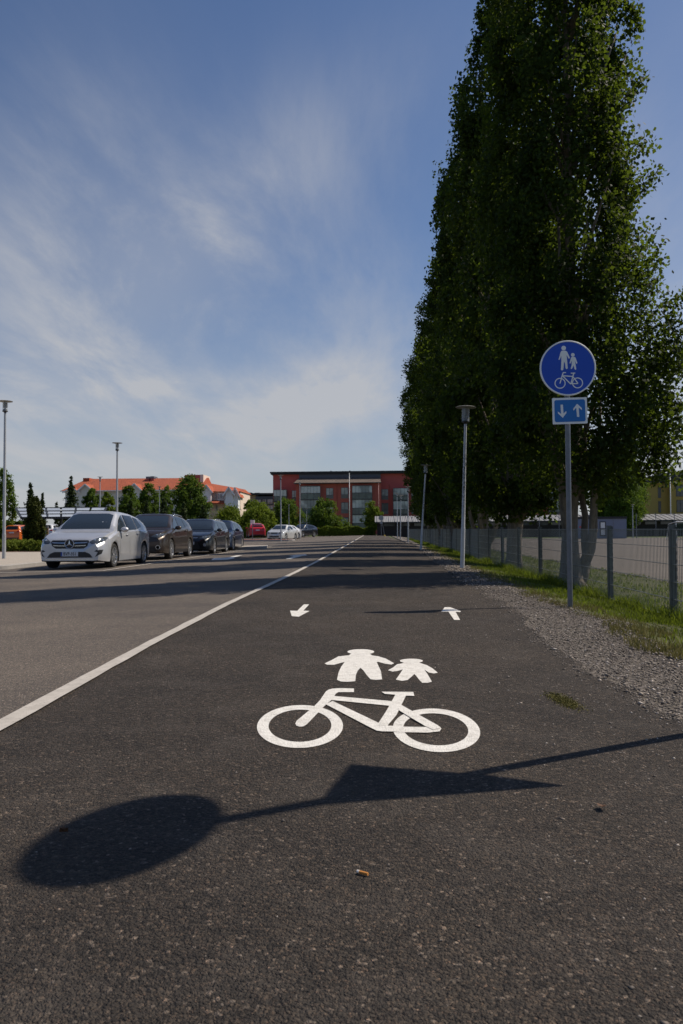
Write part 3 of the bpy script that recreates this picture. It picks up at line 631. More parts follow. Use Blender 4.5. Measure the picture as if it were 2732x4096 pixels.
def make_car(name, label, S, loc, rz, group=None):
    """S: one dict of measures; local x runs from the front (0) to the rear (L), y is lateral"""
    root = empty(name, label, 'car', loc, rz, group)
    L, Wm, wb, fo, rw = S['L'], S['W'] / 2, S['wb'], S['fo'], S['rw']
    top = smooth_prof(S['top'], k=S.get('sm', .09)); belt = smooth_prof(S['belt'], k=.1); ax = (fo, fo + wb); ra = rw * 1.13
    st = sorted(set([0, .015, .04, .08, .13, .2, L - .015, L - .04, L - .08, L - .14, L] + [round(L * i / 60, 3) for i in range(1, 60)] + [a + ra * q for a in ax for q in (-1.001, -.98, -.93, -.83, -.68, -.5, -.25, 0, .25, .5, .68, .83, .93, .98, 1.001)]))
    V, F, MI = [], [], []; npt = 0
    for s in st:
        f = max(0, 1 - s / .62); r = max(0, 1 - (L - s) / .5); W = Wm * (1 - S.get('nose', .20) * f ** 2.6 - S.get('tailr', .13) * r ** 2.4)
        zb = S['zb'] + .05 * f ** 2 + .08 * r ** 1.5
        for a in ax:
            if abs(s - a) < ra: zb = max(zb, rw + math.sqrt(ra * ra - (s - a) ** 2) * 1.0)
        T_ = top(s); B = min(belt(s), T_ - .035); c = T_ - B
        fl = max([0] + [1 - abs(s - a) / (ra * 1.25) for a in ax]) * .018
        ptl = [(0, zb), (W * .82, zb), (W * .975 + fl, zb + .012), (W * .995 + fl, zb + (B - zb) * .18), (W * 1.0 + fl * .6, zb + (B - zb) * .42), (W * .992, zb + (B - zb) * .66), (W * .985, zb + (B - zb) * .84), (W * .955, B - .012), (W * .93, B)]
        y0 = W * .93; tm = S.get('tumble', .36); roofw = y0 - tm * c
        for q, dz in ((.3, 0), (.6, 0), (.85, 0)): ptl.append((y0 - tm * c * q - .01 * q, B + (c - .05 * min(1, c * 3)) * q))
        ptl += [(roofw - .03, T_ - .055 * min(1, c * 3) - .008), (roofw - .10, T_ - .022 * min(1, c * 3) - .006), (roofw * .55, T_ - .006), (0, T_)]
        npt = len(ptl); V += [(s, y, z) for y, z in ptl] + [(s, -y, z) for y, z in ptl[1:-1][::-1]]
    n = 2 * npt - 2
    for i in range(len(st) - 1):
        for k in range(n):
            F.append((i * n + k, i * n + (k + 1) % n, (i + 1) * n + (k + 1) % n, (i + 1) * n + k)); MI.append(1 if k in (0, n - 1) or k in (1, n - 2) else 0)
    F += [tuple(range(n)), tuple(range((len(st) - 1) * n, len(st) * n))]; MI += [0, 0]
    mb = MB(); mb.v, mb.f, mb.m = V, F, MI; body = mb.build('body', [S['paint'], M['under']], root, smooth=True, angle=38)
    bm = bmesh.new(); bm.from_mesh(body.data); bvh = BVHTree.FromBMesh(bm); bm.free()
    def project(a, b, view, lift):
        o, d = {'front': ((-3, a, b), (1, 0, 0)), 'rear': ((L + 3, a, b), (-1, 0, 0)), 'left': ((a, -3, b), (0, 1, 0)), 'right': ((a, 3, b), (0, -1, 0)), 'top': ((a, b, 4), (0, 0, -1))}[view]
        h = bvh.ray_cast(Vector(o), Vector(d)); 
        if h[0] is None: return None
        return h[0] + h[1] * lift
    def decal(nm, poly, view, m, lift=.006, parent=None, step=.09, mirror=False, bulge=0.):
        """a panel, lamp or pane lying on the body shell, given by its outline in front, side or rear view"""
        obs = []
        for sg in ((1, -1) if mirror else (1,)):
            pl = [(a * sg, b) for a, b in poly] if view in ('front', 'rear') else poly; vw = view
            if mirror and view == 'left' and sg < 0: vw = 'right'
            pts = []
            for (a, b), (c, d) in zip(pl, pl[1:] + pl[:1]):
                m_ = max(1, int(math.hypot(c - a, d - b) / step)); pts += [(a + (c - a) * i / m_, b + (d - b) * i / m_) for i in range(m_)]
            nb = len(pts); xs = [p[0] for p in pts]; ys = [p[1] for p in pts]
            gx = np.arange(min(xs) + step / 2, max(xs), step); gy = np.arange(min(ys) + step / 2, max(ys), step)
            for a in gx:
                for b in gy:
                    ins = False
                    for (x1, y1), (x2, y2) in zip(pts[:nb], pts[1:nb] + pts[:1]):
                        if (y1 > b) != (y2 > b) and a < (x2 - x1) * (b - y1) / (y2 - y1) + x1: ins = not ins
                    if ins: pts.append((float(a), float(b)))
            res = delaunay_2d_cdt([Vector(p) for p in pts], [], [list(range(nb))], 1, 1e-5)
            P = [project(v.x, v.y, vw, lift) for v in res[0]]
            good = [p for p in P if p is not None]
            if len(good) < 3: continue
            mb = MB(); ok = [i for i, p in enumerate(P) if p is not None]; idx = {i: k for k, i in enumerate(ok)}
            fs = [tuple(idx[i] for i in f) for f in res[2] if all(i in idx for i in f)]
            mb.add([P[i] for i in ok], fs); obs.append(mb.build(nm, m, parent or root, smooth=True, angle=50))
        return obs
    # glass
    decal('windscreen', S['wind'], 'front', M['glass'])
    decal('rear_window', S['rearwin'], 'rear', M['glass2'])
    for k, w_ in enumerate(S['side']): decal('side_window', w_, 'left', M['glass'] if k == 0 else M['glass2'], mirror=True)
    for a in S.get('seams', []): decal('panel_seam', [(a[0] - .005, a[1]), (a[0] + .005, a[1]), (a[2] + .005, a[3]), (a[2] - .005, a[3])], 'left', M['seam'], .003, mirror=True, step=.2)
    for x, z in S['handles']:
        for sgn, vw in ((-1, 'left'), (1, 'right')):
            p = project(x, z, vw, .0)
            if p:
                mb = MB(); mb.tube([(x - .09, p.y + sgn * .004, z), (x - .07, p.y + sgn * .03, z + .005), (x + .07, p.y + sgn * .03, z + .01), (x + .09, p.y + sgn * .004, z)], .013, 8); mb.build('door_handle', S.get('handlemat', S['paint']), root, smooth=True)
    # lamps, grilles, plates
    for hl in decal('headlight', S['head'], 'front', M['lampglass'], .012, mirror=True, step=.05):
        c = sum((v.co for v in hl.data.vertices), Vector()) / len(hl.data.vertices); sg = -1 if c.y < 0 else 1
        mb = MB()
        for q in S.get('bulbs', (-.05, .07)):
            p = project(c.y + sg * q, c.z, 'front', .016)
            if p: mb.lathe([(0, -.004), (.026, -.002), (.032, .006)], p, 'X', 12)
        if mb.v: mb.build('lamp_reflector', M['lampbulb'], hl, smooth=True)
    for nm, poly, m in S.get('front', []): decal(nm, poly, 'front', m, .007 if nm != 'grille_bar' else .016, step=.06)
    for nm, poly, m in S.get('rear', []): decal(nm, poly, 'rear', m, .010, step=.06, mirror=nm in ('tail_lamp', 'reflector'))
    for nm, poly, m in S.get('fog', []): decal(nm, poly, 'front', m, .007, step=.05, mirror=True)
    for nm, poly, m in S.get('flank', []): decal(nm, poly, 'left', m, .005, step=.12, mirror=True)
    zp, xp = S['plate']
    for view, z in (('front', zp), ('rear', S['rplate'])):
        p = project(0, z, view, .022)
        if not p: continue
        sg = -1 if view == 'front' else 1
        mb = MB(); mb.box(p.x - .008, p.x + .008, -.225, .225, z - .058, z + .058); o = mb.build('number_plate', M['plate_w'], root)
        mb = MB(); mb.box(p.x + sg * .011 - .002, p.x + sg * .011 + .002, .188 if view == 'front' else -.222, .222 if view == 'front' else -.188, z - .054, z + .054); mb.build('euro_band', M['plate_b'], o)
        if view == 'front' and S.get('reg'):
            v, f = text_mesh(S['reg'], .118); mb = MB(); mb.add([(p.x - .0115, -x * .82 - .012, z + y) for x, y, zz in v], f); mb.build('registration', M['seam'], o)
    # wheels
    for a in ax:
        for sgn in (-1, 1):
            yo = sgn * (Wm * .985); mb = MB(); tw = .20
            mb.lathe([(rw * .66, -tw), (rw * .93, -tw), (rw, -tw + .03), (rw, -.03), (rw * .93, -.004), (rw * .74, .0), (rw * .66, -.012), (rw * .64, -.06)], (0, 0, 0), 'Y', 32)
            mb.v = [(a + x, yo + sgn * y, rw + z) for x, y, z in mb.v]; ty = mb.build('wheel', M['tyre'], root, smooth=True, angle=40)
            r_ = MB(); r_.lathe([(rw * .72, -.006), (rw * .66, -.004), (rw * .62, -.03), (rw * .60, -.09)], (0, 0, 0), 'Y', 32)
            ns = S.get('spokes', 10)
            for k in range(ns):
                t = 2 * PI * (k + .25 * (k % 2)) / ns; r_.bar((.03 * math.cos(t), -.028, .03 * math.sin(t)), (rw * .66 * math.cos(t), -.014, rw * .66 * math.sin(t)), .036 if ns > 6 else .06, .02, up=(0, 1, 0))
            r_.lathe([(0, -.012), (.05, -.014), (.06, -.04)], (0, 0, 0), 'Y', 16); r_.v = [(a + x, yo + sgn * y, rw + z) for x, y, z in r_.v]; r_.build('rim', S.get('rimmat', M['rim']), ty, smooth=True, angle=35)
            d = MB(); d.lathe([(0, -.085), (rw * .62, -.085)], (0, 0, 0), 'Y', 24); d.v = [(a + x, yo + sgn * y, rw + z) for x, y, z in d.v]; d.build('brake_disc', M['under'], ty)
    mx, mz = S['mirror']
    for sgn, vw in ((-1, 'left'), (1, 'right')):
        p = project(mx, mz, vw, 0.)
        if not p: continue
        bm = bmesh.new(); bmesh.ops.create_uvsphere(bm, u_segments=16, v_segments=10, radius=1.)
        for v in bm.verts:
            x, y, z = v.co; v.co = (mx - .03 + x * (.085 if x < 0 else .045), p.y + sgn * .13 + y * .115, mz + .035 + z * (.075 + .012 * x))
        me = bpy.data.meshes.new('mirror'); bm.to_mesh(me); bm.free(); me.materials.append(S.get('mirmat', S['paint'])); me.polygons.foreach_set('use_smooth', [True] * len(me.polygons)); o = link('mirror', me, root)
        mb = MB(); mb.bar((mx, p.y - sgn * .01, mz - .01), (mx, p.y + sgn * .08, mz + .015), .07, .035); mb.build('mirror_arm', M['trim'], o)
    if S.get('rails'):
        for sgn in (-1, 1):
            pts = []
            for q in np.linspace(S['rails'][0], S['rails'][1], 9):
                p = project(float(q), sgn * S['rails'][2], 'top', .0)
                e = .0 if q in (S['rails'][0], S['rails'][1]) else .05
                if p: pts.append((p.x, p.y, p.z + e))
            mb = MB(); mb.tube(pts, .017, 8); mb.build('roof_rail', M['chrome'] if S.get('railchrome', 1) else M['trim'], root, smooth=True)
    return root, decal, project
def hatch(L=4.42, W=1.80, H=1.56, wb=2.73, fo=.87, rw=.325, hood=.98, cowl=1.1, roof0=1.85, nose_z=.78, tail=(.28, .06), paint=None, zb=.17, belt_r=1.06, rails=None, suv=0., sedan=False, estate=False, **k):
    """measures of a car from its main dimensions"""
    b0 = hood - .06
    if sedan: rt = [(L * .40, H - .005), (L * .52, H), (L * .66, H - .05), (L * .84, hood + .10), (L * .97, hood + .06), (L - .03, hood - .02), (L, .62)]
    elif estate: rt = [(L * .42, H - .005), (L * .55, H), (L * .80, H - .03), (L * .90, H - .07), (L - .14, hood + .06), (L - .03, hood - .04), (L, .6)]
    else: rt = [(L * .42, H - .005), (L * .53, H), (L * .70, H - .045), (L * .83, H - .125), (L * .90, H - .25), (L - .15, hood + .06), (L - .04, hood - .06), (L, .6)]
    top = [(0, nose_z - .12), (.03, nose_z - .04), (.10, nose_z), (.30, nose_z + .06 + suv * .04), (cowl * .6, hood - .05), (cowl, hood), (cowl + .35 * (roof0 - cowl), hood + .42 * (H - hood)), (roof0, H - .055)] + rt
    belt = [(0, nose_z - .2), (.4, nose_z - .02), (cowl, b0), (L * .6, b0 + .05), (L * .85, b0 + .09), (L, b0 + .05)]
    S = dict(L=L, W=W, wb=wb, fo=fo, rw=rw, zb=zb, top=top, belt=belt, paint=paint)
    wy, ry = W * .375, W * .295
    S['wind'] = [(-wy, hood + .05), (wy, hood + .05), (wy * .98, hood + .14), (ry + .04, H - .13), (ry - .10, H - .085), (-ry + .10, H - .085), (-ry - .04, H - .13), (-wy * .98, hood + .14)]
    rh = H - (.30 if sedan else .13); S['rearwin'] = [(-wy * .92, hood + .12), (wy * .92, hood + .12), (ry * .95, rh), (-ry * .95, rh)]
    a0 = cowl + .26; bz = b0 + .03; tz = H - .135; mid = L * .49; q = L * (.70 if not estate else .69)
    S['side'] = [[(a0, bz + .01), (mid - .03, bz + .04), (mid - .05, tz + .015), (roof0 + .22, tz), (roof0 - .08, tz - .13)], [(mid + .03, bz + .04), (q - .03, bz + .07), (q - .10, tz - .0), (mid + .01, tz + .018)]]
    if sedan: S['side'][1] = [(mid + .03, bz + .04), (L * .68, bz + .06), (L * .67, bz + .14), (L * .62, tz - .05), (mid + .01, tz + .005)]
    elif estate: S['side'].append([(q + .03, bz + .07), (L * .90, bz + .13), (L * .86, tz - .06), (q - .04, tz - .01)])
    else: S['side'].append([(q + .02, bz + .075), (L * .81, bz + .15), (L * .77, tz - .07), (q - .05, tz - .025)])
    S['seams'] = [(fo + rw + .14, zb + .16, fo + rw + .10, bz - .02), (mid, zb + .16, mid, bz + .02), (q + .08, zb + .45, q + .03, bz + .05)]
    S['handles'] = [(mid - .22, b0 - .06), (q - .16, b0 - .03)]
    S['mirror'] = (cowl + .52, bz + .02)
    S['plate'] = (.47, 0); S['rplate'] = .80 if not sedan else .55
    if rails: S['rails'] = (roof0 + .35, L * .80, W * .345)
    S['rear'] = [('tail_lamp', [(W * .27, hood - .12), (W * .455, hood - .10), (W * .46, hood + .02), (W * .44, hood + .06), (W * .30, hood + .0)], M['tail']), ('rear_bumper_trim', [(-W * .40, .28), (W * .40, .28), (W * .42, .40), (-W * .42, .40)], M['trim'])]
    S.update(k); return S
P_ = lambda c, **k: car_paint('paint_' + k.pop('n', 'car'), c, **k)
silver = P_((.54, .55, .575), n='silver', metal=.45); brown = P_((.050, .035, .025), n='brown', metal=.5); black = P_((.010, .011, .014), n='black', metal=.1, rough=.22); navy = P_((.010, .022, .060), n='navy', metal=.4)
red = P_((.55, .012, .018), n='red', metal=.1); white = P_((.66, .67, .68), n='white', metal=0.); orange = P_((.72, .15, .015), n='orange', metal=.15); palesilver = P_((.58, .58, .56), n='pale_silver', metal=.3)
def ellz(cy, cz, ry, rz_, n=20): return [(cy + ry * math.cos(2 * PI * i / n), cz + rz_ * math.sin(2 * PI * i / n)) for i in range(n)]
def mir(p): return [(-a, b) for a, b in p][::-1]
# silver hatchback, nearest in the row
S = hatch(paint=silver, reg='BVP-351', spokes=10, plate=(.395, 0), nose_z=.80, hood=1.0, cowl=1.02, roof0=1.80, nose=.17,
    head=[(.50, .70), (.56, .655), (.70, .655), (.83, .72), (.845, .80), (.78, .83), (.62, .775)], bulbs=(-.06, .08),
    front=[('grille', [(-.50, .70), (-.46, .60), (-.36, .535), (.36, .535), (.46, .60), (.50, .70), (.47, .745), (-.47, .745)], M['trim']),
           ('grille_bar', [(-.46, .675), (-.13, .665), (-.13, .685), (-.47, .695)], M['chrome']), ('grille_bar', mir([(-.46, .675), (-.13, .665), (-.13, .685), (-.47, .695)]), M['chrome']),
           ('grille_bar', [(-.42, .605), (-.13, .595), (-.13, .613), (-.43, .625)], M['chrome']), ('grille_bar', mir([(-.42, .605), (-.13, .595), (-.13, .613), (-.43, .625)]), M['chrome']),
           ('lower_intake', [(-.60, .30), (.60, .30), (.52, .40), (.40, .45), (-.40, .45), (-.52, .40)], M['trim']), ('bumper_lip', [(-.66, .245), (.66, .245), (.62, .268), (-.62, .268)], M['chrome'])],
    fog=[('corner_intake', [(.66, .31), (.80, .40), (.82, .50), (.70, .50), (.64, .46), (.735, .44)], M['trim'])])
cx_ = -7.87
merc, decal, project = make_car('parked_hatchback', 'silver hatchback with a round star emblem, first of the row beside the pale pavement', S, (cx_, 20.25, gz(cx_, 22.) - .005), R(90), 'cars parked along the road')
p = project(0, .655, 'front', .03)
mb = MB(); mb.lathe([(.108, -.004), (.118, -.010), (.126, -.004), (.118, .006), (.108, -.004)], p, 'X', 36)
for k in range(3):
    t = PI / 2 + 2 * PI * k / 3; c, s_ = math.cos(t), math.sin(t); w_ = .022
    mb.add([(p.x - .014, 0, p.z), (p.x - .006, .112 * c, p.z + .112 * s_), (p.x - .002, -w_ * s_ * 1. + .012 * c, p.z + w_ * c + .012 * s_), (p.x - .002, w_ * s_ + .012 * c, p.z - w_ * c + .012 * s_)], [(0, 2, 1), (0, 1, 3)])
em = mb.build('star_emblem', M['chrome'], merc); mb = MB(); mb.lathe([(0, .002), (.108, .002)], p, 'X', 30); mb.build('emblem_disc', M['trim'], em)
# brown crossover
S = hatch(L=4.38, W=1.82, H=1.59, wb=2.65, fo=.92, rw=.345, hood=1.06, cowl=1.05, roof0=1.80, nose_z=.90, zb=.21, suv=1., paint=brown, rails=1, spokes=10, mirmat=brown,
    head=[(.44, .78), (.62, .745), (.80, .79), (.86, .90), (.74, .885), (.55, .85)],
    front=[('grille', [(-.40, .84), (-.30, .64), (.30, .64), (.40, .84)], M['trim']), ('grille_bar', [(-.36, .84), (-.32, .84), (-.18, .68), (.18, .68), (.32, .84), (.36, .84), (.21, .65), (-.21, .65)], M['chrome']), ('lower_intake', [(-.62, .26), (.62, .26), (.56, .46), (-.56, .46)], M['trim'])],
    fog=[('fog_lamp', ellz(.66, .43, .075, .075), M['chrome']), ('fog_lamp_glass', ellz(.66, .43, .055, .055), M['lampglass'])],
    flank=[('sill_trim', [(1.35, .24), (3.1, .24), (3.1, .33), (1.35, .33)], M['trim'])])
make_car('parked_crossover', 'dark brown crossover with roof rails parked directly behind the silver hatchback', S, (-7.82, 26.0, gz(-7.8, 28) - .005), R(90), 'cars parked along the road')
S = hatch(L=4.56, W=1.76, H=1.475, wb=2.60, fo=.93, rw=.315, hood=.97, cowl=1.08, roof0=1.85, nose_z=.78, paint=black, rails=1, estate=True, spokes=10,
    head=[(.38, .66), (.55, .62), (.78, .68), (.83, .76), (.70, .75), (.50, .705)],
    front=[('grille_bar', [(-.36, .66), (.36, .66), (.36, .685), (-.36, .685)], M['chrome']), ('lower_intake', [(-.48, .24), (.48, .24), (.36, .50), (-.36, .50)], M['trim'])],
    fog=[('fog_lamp', ellz(.64, .40, .06, .07), M['lampbulb'])])
make_car('parked_estate_car', 'black estate car with silver roof rails between the brown crossover and the dark blue hatchback', S, (-7.45, 31.6, gz(-7.5, 33) - .005), R(90), 'cars parked along the road')
S = hatch(L=4.05, W=1.73, H=1.47, wb=2.49, fo=.83, rw=.31, hood=.97, cowl=.98, roof0=1.66, nose_z=.80, paint=navy, spokes=8,
    head=[(.46, .66), (.60, .63), (.77, .74), (.81, .86), (.70, .84), (.54, .75)],
    front=[('grille', [(-.40, .56), (-.34, .42), (.34, .42), (.40, .56), (.36, .62), (-.36, .62)], M['trim']), ('lower_intake', [(-.5, .25), (.5, .25), (.44, .34), (-.44, .34)], M['trim'])],
    fog=[('fog_lamp', ellz(.62, .40, .045, .06), M['lampbulb'])])
make_car('parked_hatchback', 'dark blue small hatchback, last of the parked row before the grey kerb nose', S, (-7.55, 36.7, gz(-7.5, 38) - .005), R(90), 'cars parked along the road')
# cars further back in the parking area
basic_head = [(.42, .68), (.60, .65), (.76, .70), (.80, .80), (.62, .78)]
def place(px, Y): return at(px, 2140, Y).x
S = hatch(L=4.55, W=1.84, H=1.68, wb=2.7, fo=.92, rw=.36, hood=1.10, cowl=1.15, roof0=1.9, nose_z=.92, zb=.22, suv=1, paint=red, head=basic_head, rplate=.88)
x = place(1037, 88); make_car('parked_suv', 'bright red sport utility vehicle seen from behind by the round green bushes', S, (x - 1.1, 91.2, gz(x, 90) + .09), R(90 + 180 + 14), 'cars in the parking area')
S = hatch(L=4.4, W=1.71, H=1.47, wb=2.6, fo=.88, rw=.31, hood=.98, cowl=1.12, roof0=1.85, nose_z=.80, paint=palesilver, sedan=True, spokes=8,
    head=[(.40, .66), (.56, .62), (.76, .64), (.80, .80), (.66, .80), (.48, .74)], front=[('grille', [(-.36, .72), (-.30, .61), (.30, .61), (.36, .72)], M['trim']), ('lower_intake', [(-.5, .28), (.5, .28), (.44, .42), (-.44, .42)], M['trim'])])
x = place(1104, 74); make_car('parked_saloon', 'pale silver saloon facing the camera behind the red paved island', S, (x, 72.6, gz(x, 73) + .02), R(90 - 14), 'cars in the parking area')
S = hatch(L=4.5, W=1.80, H=1.48, wb=2.65, fo=.9, rw=.32, paint=white, head=basic_head, sedan=True, hood=1.0)
x = place(1116, 84); make_car('parked_saloon', 'white car half hidden behind the pale silver saloon', S, (x, 82.5, gz(x, 84) + .03), R(90 - 18), 'cars in the parking area')
S = hatch(L=4.7, W=1.83, H=1.66, wb=2.67, fo=.95, rw=.36, hood=1.10, cowl=1.15, roof0=1.9, nose_z=.92, zb=.22, suv=1, paint=black, head=basic_head, front=[('grille', [(-.4, .80), (-.34, .62), (.34, .62), (.4, .80)], M['trim'])], fog=[('fog_lamp', ellz(.62, .45, .06, .06), M['lampbulb'])])
x = place(1182, 104); make_car('parked_suv', 'black sport utility vehicle in front of the low hedge below the red house', S, (x, 101, gz(x, 103) + .03), R(90 - 28), 'cars in the parking area')
S = hatch(L=4.29, W=1.71, H=1.60, wb=2.6, fo=.9, rw=.33, hood=1.02, cowl=1.2, roof0=1.8, nose_z=.84, paint=orange, head=basic_head, estate=True, rplate=.86)
x = place(67, 74); make_car('parked_car', 'orange tall car seen from behind, parked left of the columnar conifer', S, (x - .4, 77, gz(x, 76) + .04), R(270 + 6), 'cars in the parking area')
S = hatch(L=4.5, W=1.82, H=1.66, wb=2.66, fo=.92, rw=.35, hood=1.08, cowl=1.15, roof0=1.85, nose_z=.92, zb=.22, suv=1, paint=white, head=basic_head, rails=1, estate=True, rplate=.86)
x = place(195, 74); make_car('parked_suv', 'white sport utility vehicle with roof rails seen from behind, right of the columnar conifer', S, (x - .5, 77, gz(x, 76) + .05), R(270 + 8), 'cars in the parking area')

# ---------------------------------------------------------------- kerbs, pavements, parking lines
def slab(name, poly, h, m, kerb=.14, kind='structure'):
    """raised paving with a granite kerb round it"""
    mb = MB(); n = len(poly); c = Vector((sum(p[0] for p in poly) / n, sum(p[1] for p in poly) / n, 0))
    out = [Vector((x, y, 0)) for x, y in poly]; inn = [p + (c - p).normalized() * kerb for p in out]
    zt = [gz(p.x, p.y) + h for p in out]
    V = [(p.x, p.y, z - h - .1) for p, z in zip(out, zt)] + [(p.x, p.y, z - .02) for p, z in zip(out, zt)] + [(p.x + (c - p).normalized().x * .02, p.y + (c - p).normalized().y * .02, z) for p, z in zip(out, zt)] + [(p.x, p.y, z) for p, z in zip(inn, zt)]
    F = []
    for k in range(3): F += [(k * n + i, k * n + (i + 1) % n, (k + 1) * n + (i + 1) % n, (k + 1) * n + i) for i in range(n)]
    mb.add(V, F, 0); mb.f.append(tuple(range(3 * n, 4 * n))); mb.m.append(1)
    o = mb.build(name, [M['kerb'], m]); o['kind'] = kind; return o
def arc(cx, cy, r, a0, a1, n=7): return [(cx + r * math.cos(R(a0 + (a1 - a0) * i / n)), cy + r * math.sin(R(a0 + (a1 - a0) * i / n))) for i in range(n + 1)]
pv = hit(10, 2283); yv = pv.y
slab('pavement', arc(-9.75 - .9, yv + .9, .9, 0, -90) + [(-24, yv), (-24, 33.8), (-9.75, 33.8)], .12, M['paving'])
M['mulch'] = mat('bark_mulch', (.10, .055, .035), .95, vary=.5, vscale=22., bump=1., bscale=30.)
slab('planting_bed', [(-9.75, 33.9), (-26, 33.9), (-26, 46), (-9.75, 46)], .10, M['mulch'], .1)
a = hit(1058, 2196); slab('traffic_island', arc(a.x - .55, a.y + .6, .6, -90, 20) + [(a.x - .3, a.y + 3.4), (-10.2, a.y + 3.4), (-10.2, a.y)], .13, M['paving'])
b = hit(1158, 2164); slab('traffic_island', arc(b.x - .5, b.y + .9, .9, -90, 90) + [(-19, b.y + 1.8), (-19, b.y)], .14, M['redpave'], .1)
b2 = hit(1225, 2143); slab('traffic_island', arc(b2.x - .6, b2.y + 1., 1., -90, 90) + [(-24, b2.y + 2.), (-24, b2.y)], .12, M['redpave'], .1)
for pts in ([(-9.7, 19.0), (-6.55, 18.9)], [(-6.55, 18.9), (-6.45, 24), (-6.3, 32), (-6.1, 41), (-5.7, 48)], [(-9.6, 25.6), (-6.5, 25.5)], [(-9.6, 31.1), (-6.4, 31.1)], [(-9.6, 36.4), (-6.3, 36.4)], [(-9., 59), (-6., 56)], [(-12, 70), (-7.4, 66)], [(-12, 78.4), (-7.0, 74.5)]):
    o = line_strip('parking_line', pts, .10, M['line'], .012, .006); o['kind'] = 'structure'

# ---------------------------------------------------------------- buildings
class Bld:
    """a building whose front faces the camera, measured by distance Y; children are placed relative to its base"""
    def __init__(s, name, label, cat, px, Y, gz_=None):
        s.Y = Y; p = at(px, 2137, Y); s.o = Vector((p.x, Y, gz_ if gz_ is not None else gz(p.x, Y) - .05)); s.root = empty(name, label, cat, s.o)
    def x(s, px, Y=None): Y = Y or s.Y; return at(px, 2130, Y).x - s.o.x
    def z(s, py, px=1366, Y=None): Y = Y or s.Y; return at(px, py, Y).z - s.o.z
    def box(s, nm, x0, x1, y0, y1, z0, z1, m, parent=None): mb = MB(); mb.box(x0, x1, y0, y1, z0, z1); return mb.build(nm, m, parent or s.root)
    def window(s, x0, x1, z0, z1, y=0., fm=None, pm=None, bars=1, fw=.06):
        mb = MB(); d0, d1 = y - .05, y + .04
        mb.box(x0, x1, d0, d1, z0, z0 + fw); mb.box(x0, x1, d0, d1, z1 - fw, z1); mb.box(x0, x0 + fw, d0, d1, z0 + fw, z1 - fw); mb.box(x1 - fw, x1, d0, d1, z0 + fw, z1 - fw)
        for k in range(bars):
            xc = x0 + (x1 - x0) * (k + 1) / (bars + 1); mb.box(xc - fw / 2, xc + fw / 2, d0, d1, z0 + fw, z1 - fw)
        f = mb.build('window', fm or M['winframe'], s.root); p = MB(); p.box(x0 + fw * .9, x1 - fw * .9, y - .02, y - .005, z0 + fw * .9, z1 - fw * .9); p.build('pane', pm or M['pane'], f); return f
def roof_tiles(name, c, scale=4.):
    t = NT(name); w_ = t.n.new('ShaderNodeTexWave'); w_.inputs['Scale'].default_value = scale; t.l.new(t.co, w_.inputs['Vector']); w_.bands_direction = 'X'
    col = t.ramp(t.noise(.8, 5, .7), [(.3, tuple(Vector(c) * .82)), (.7, tuple(Vector(c) * 1.12))])
    return t.set(color=col, rough=.8, normal=t.bump(w_.outputs['Color'], .8, .05))
M['winframe'] = mat('window_frame_grey', (.055, .06, .065), .5); M['winwhite'] = mat('window_frame_white', (.62, .62, .60), .5)
def pane_mat(name, a, b, sc_=.5):
    t = NT(name); return t.set(color=t.ramp(t.noise(sc_, 2), [(.42, a), (.58, b)]), rough=.12, spec=.7)
M['pane'] = pane_mat('window_glass', (.17, .19, .20), (.36, .38, .39)); M['paned'] = pane_mat('dark_window_glass', (.02, .025, .03), (.07, .08, .085))
M['balcony'] = pane_mat('balcony_glazing', (.16, .19, .20), (.48, .52, .52), .45); M['rail'] = pane_mat('balcony_rail_glass', (.02, .05, .05), (.06, .105, .10), .6)
M['redwall'] = mat('red_render', (.47, .100, .092), .9, vary=.08, vscale=.6); M['redwall2'] = mat('brick_red_render', (.43, .105, .082), .9, vary=.08, vscale=.6)
M['darkgrey'] = mat('dark_grey_cladding', (.085, .095, .115), .7, vary=.1, vscale=2.); M['roofdark'] = mat('dark_roof_edge', (.020, .022, .026), .6)
M['browntile'] = roof_tiles('brown_roof_tiles', (.17, .13, .105), 3.4); M['orangetile'] = roof_tiles('orange_roof_tiles', (.42, .088, .030), 3.)
M['cream'] = mat('cream_render', (.74, .71, .63), .9, vary=.05, vscale=.5); M['pinkwall'] = mat('pale_pink_render', (.76, .62, .51), .9, vary=.05, vscale=.5); M['whitetrim'] = mat('white_trim', (.84, .84, .81), .6)
M['beige'] = mat('beige_render', (.45, .34, .25), .9, vary=.05, vscale=.5); M['greypanel'] = mat('grey_panel', (.17, .165, .165), .8); M['yellow'] = mat('yellow_render', (.50, .34, .09), .9, vary=.06, vscale=.5)
M['garage'] = mat('dark_brown_boards', (.030, .024, .022), .85, vary=.2, vscale=3.); M['seamroof'] = roof_tiles('grey_metal_roof', (.22, .22, .23), 1.3); M['cabin'] = mat('blue_grey_cladding', (.20, .23, .31), .7, vary=.06, vscale=1.)
M['redshed'] = mat('red_boards', (.32, .035, .02), .9); M['net'] = mat('green_net', (.015, .09, .06), .8)

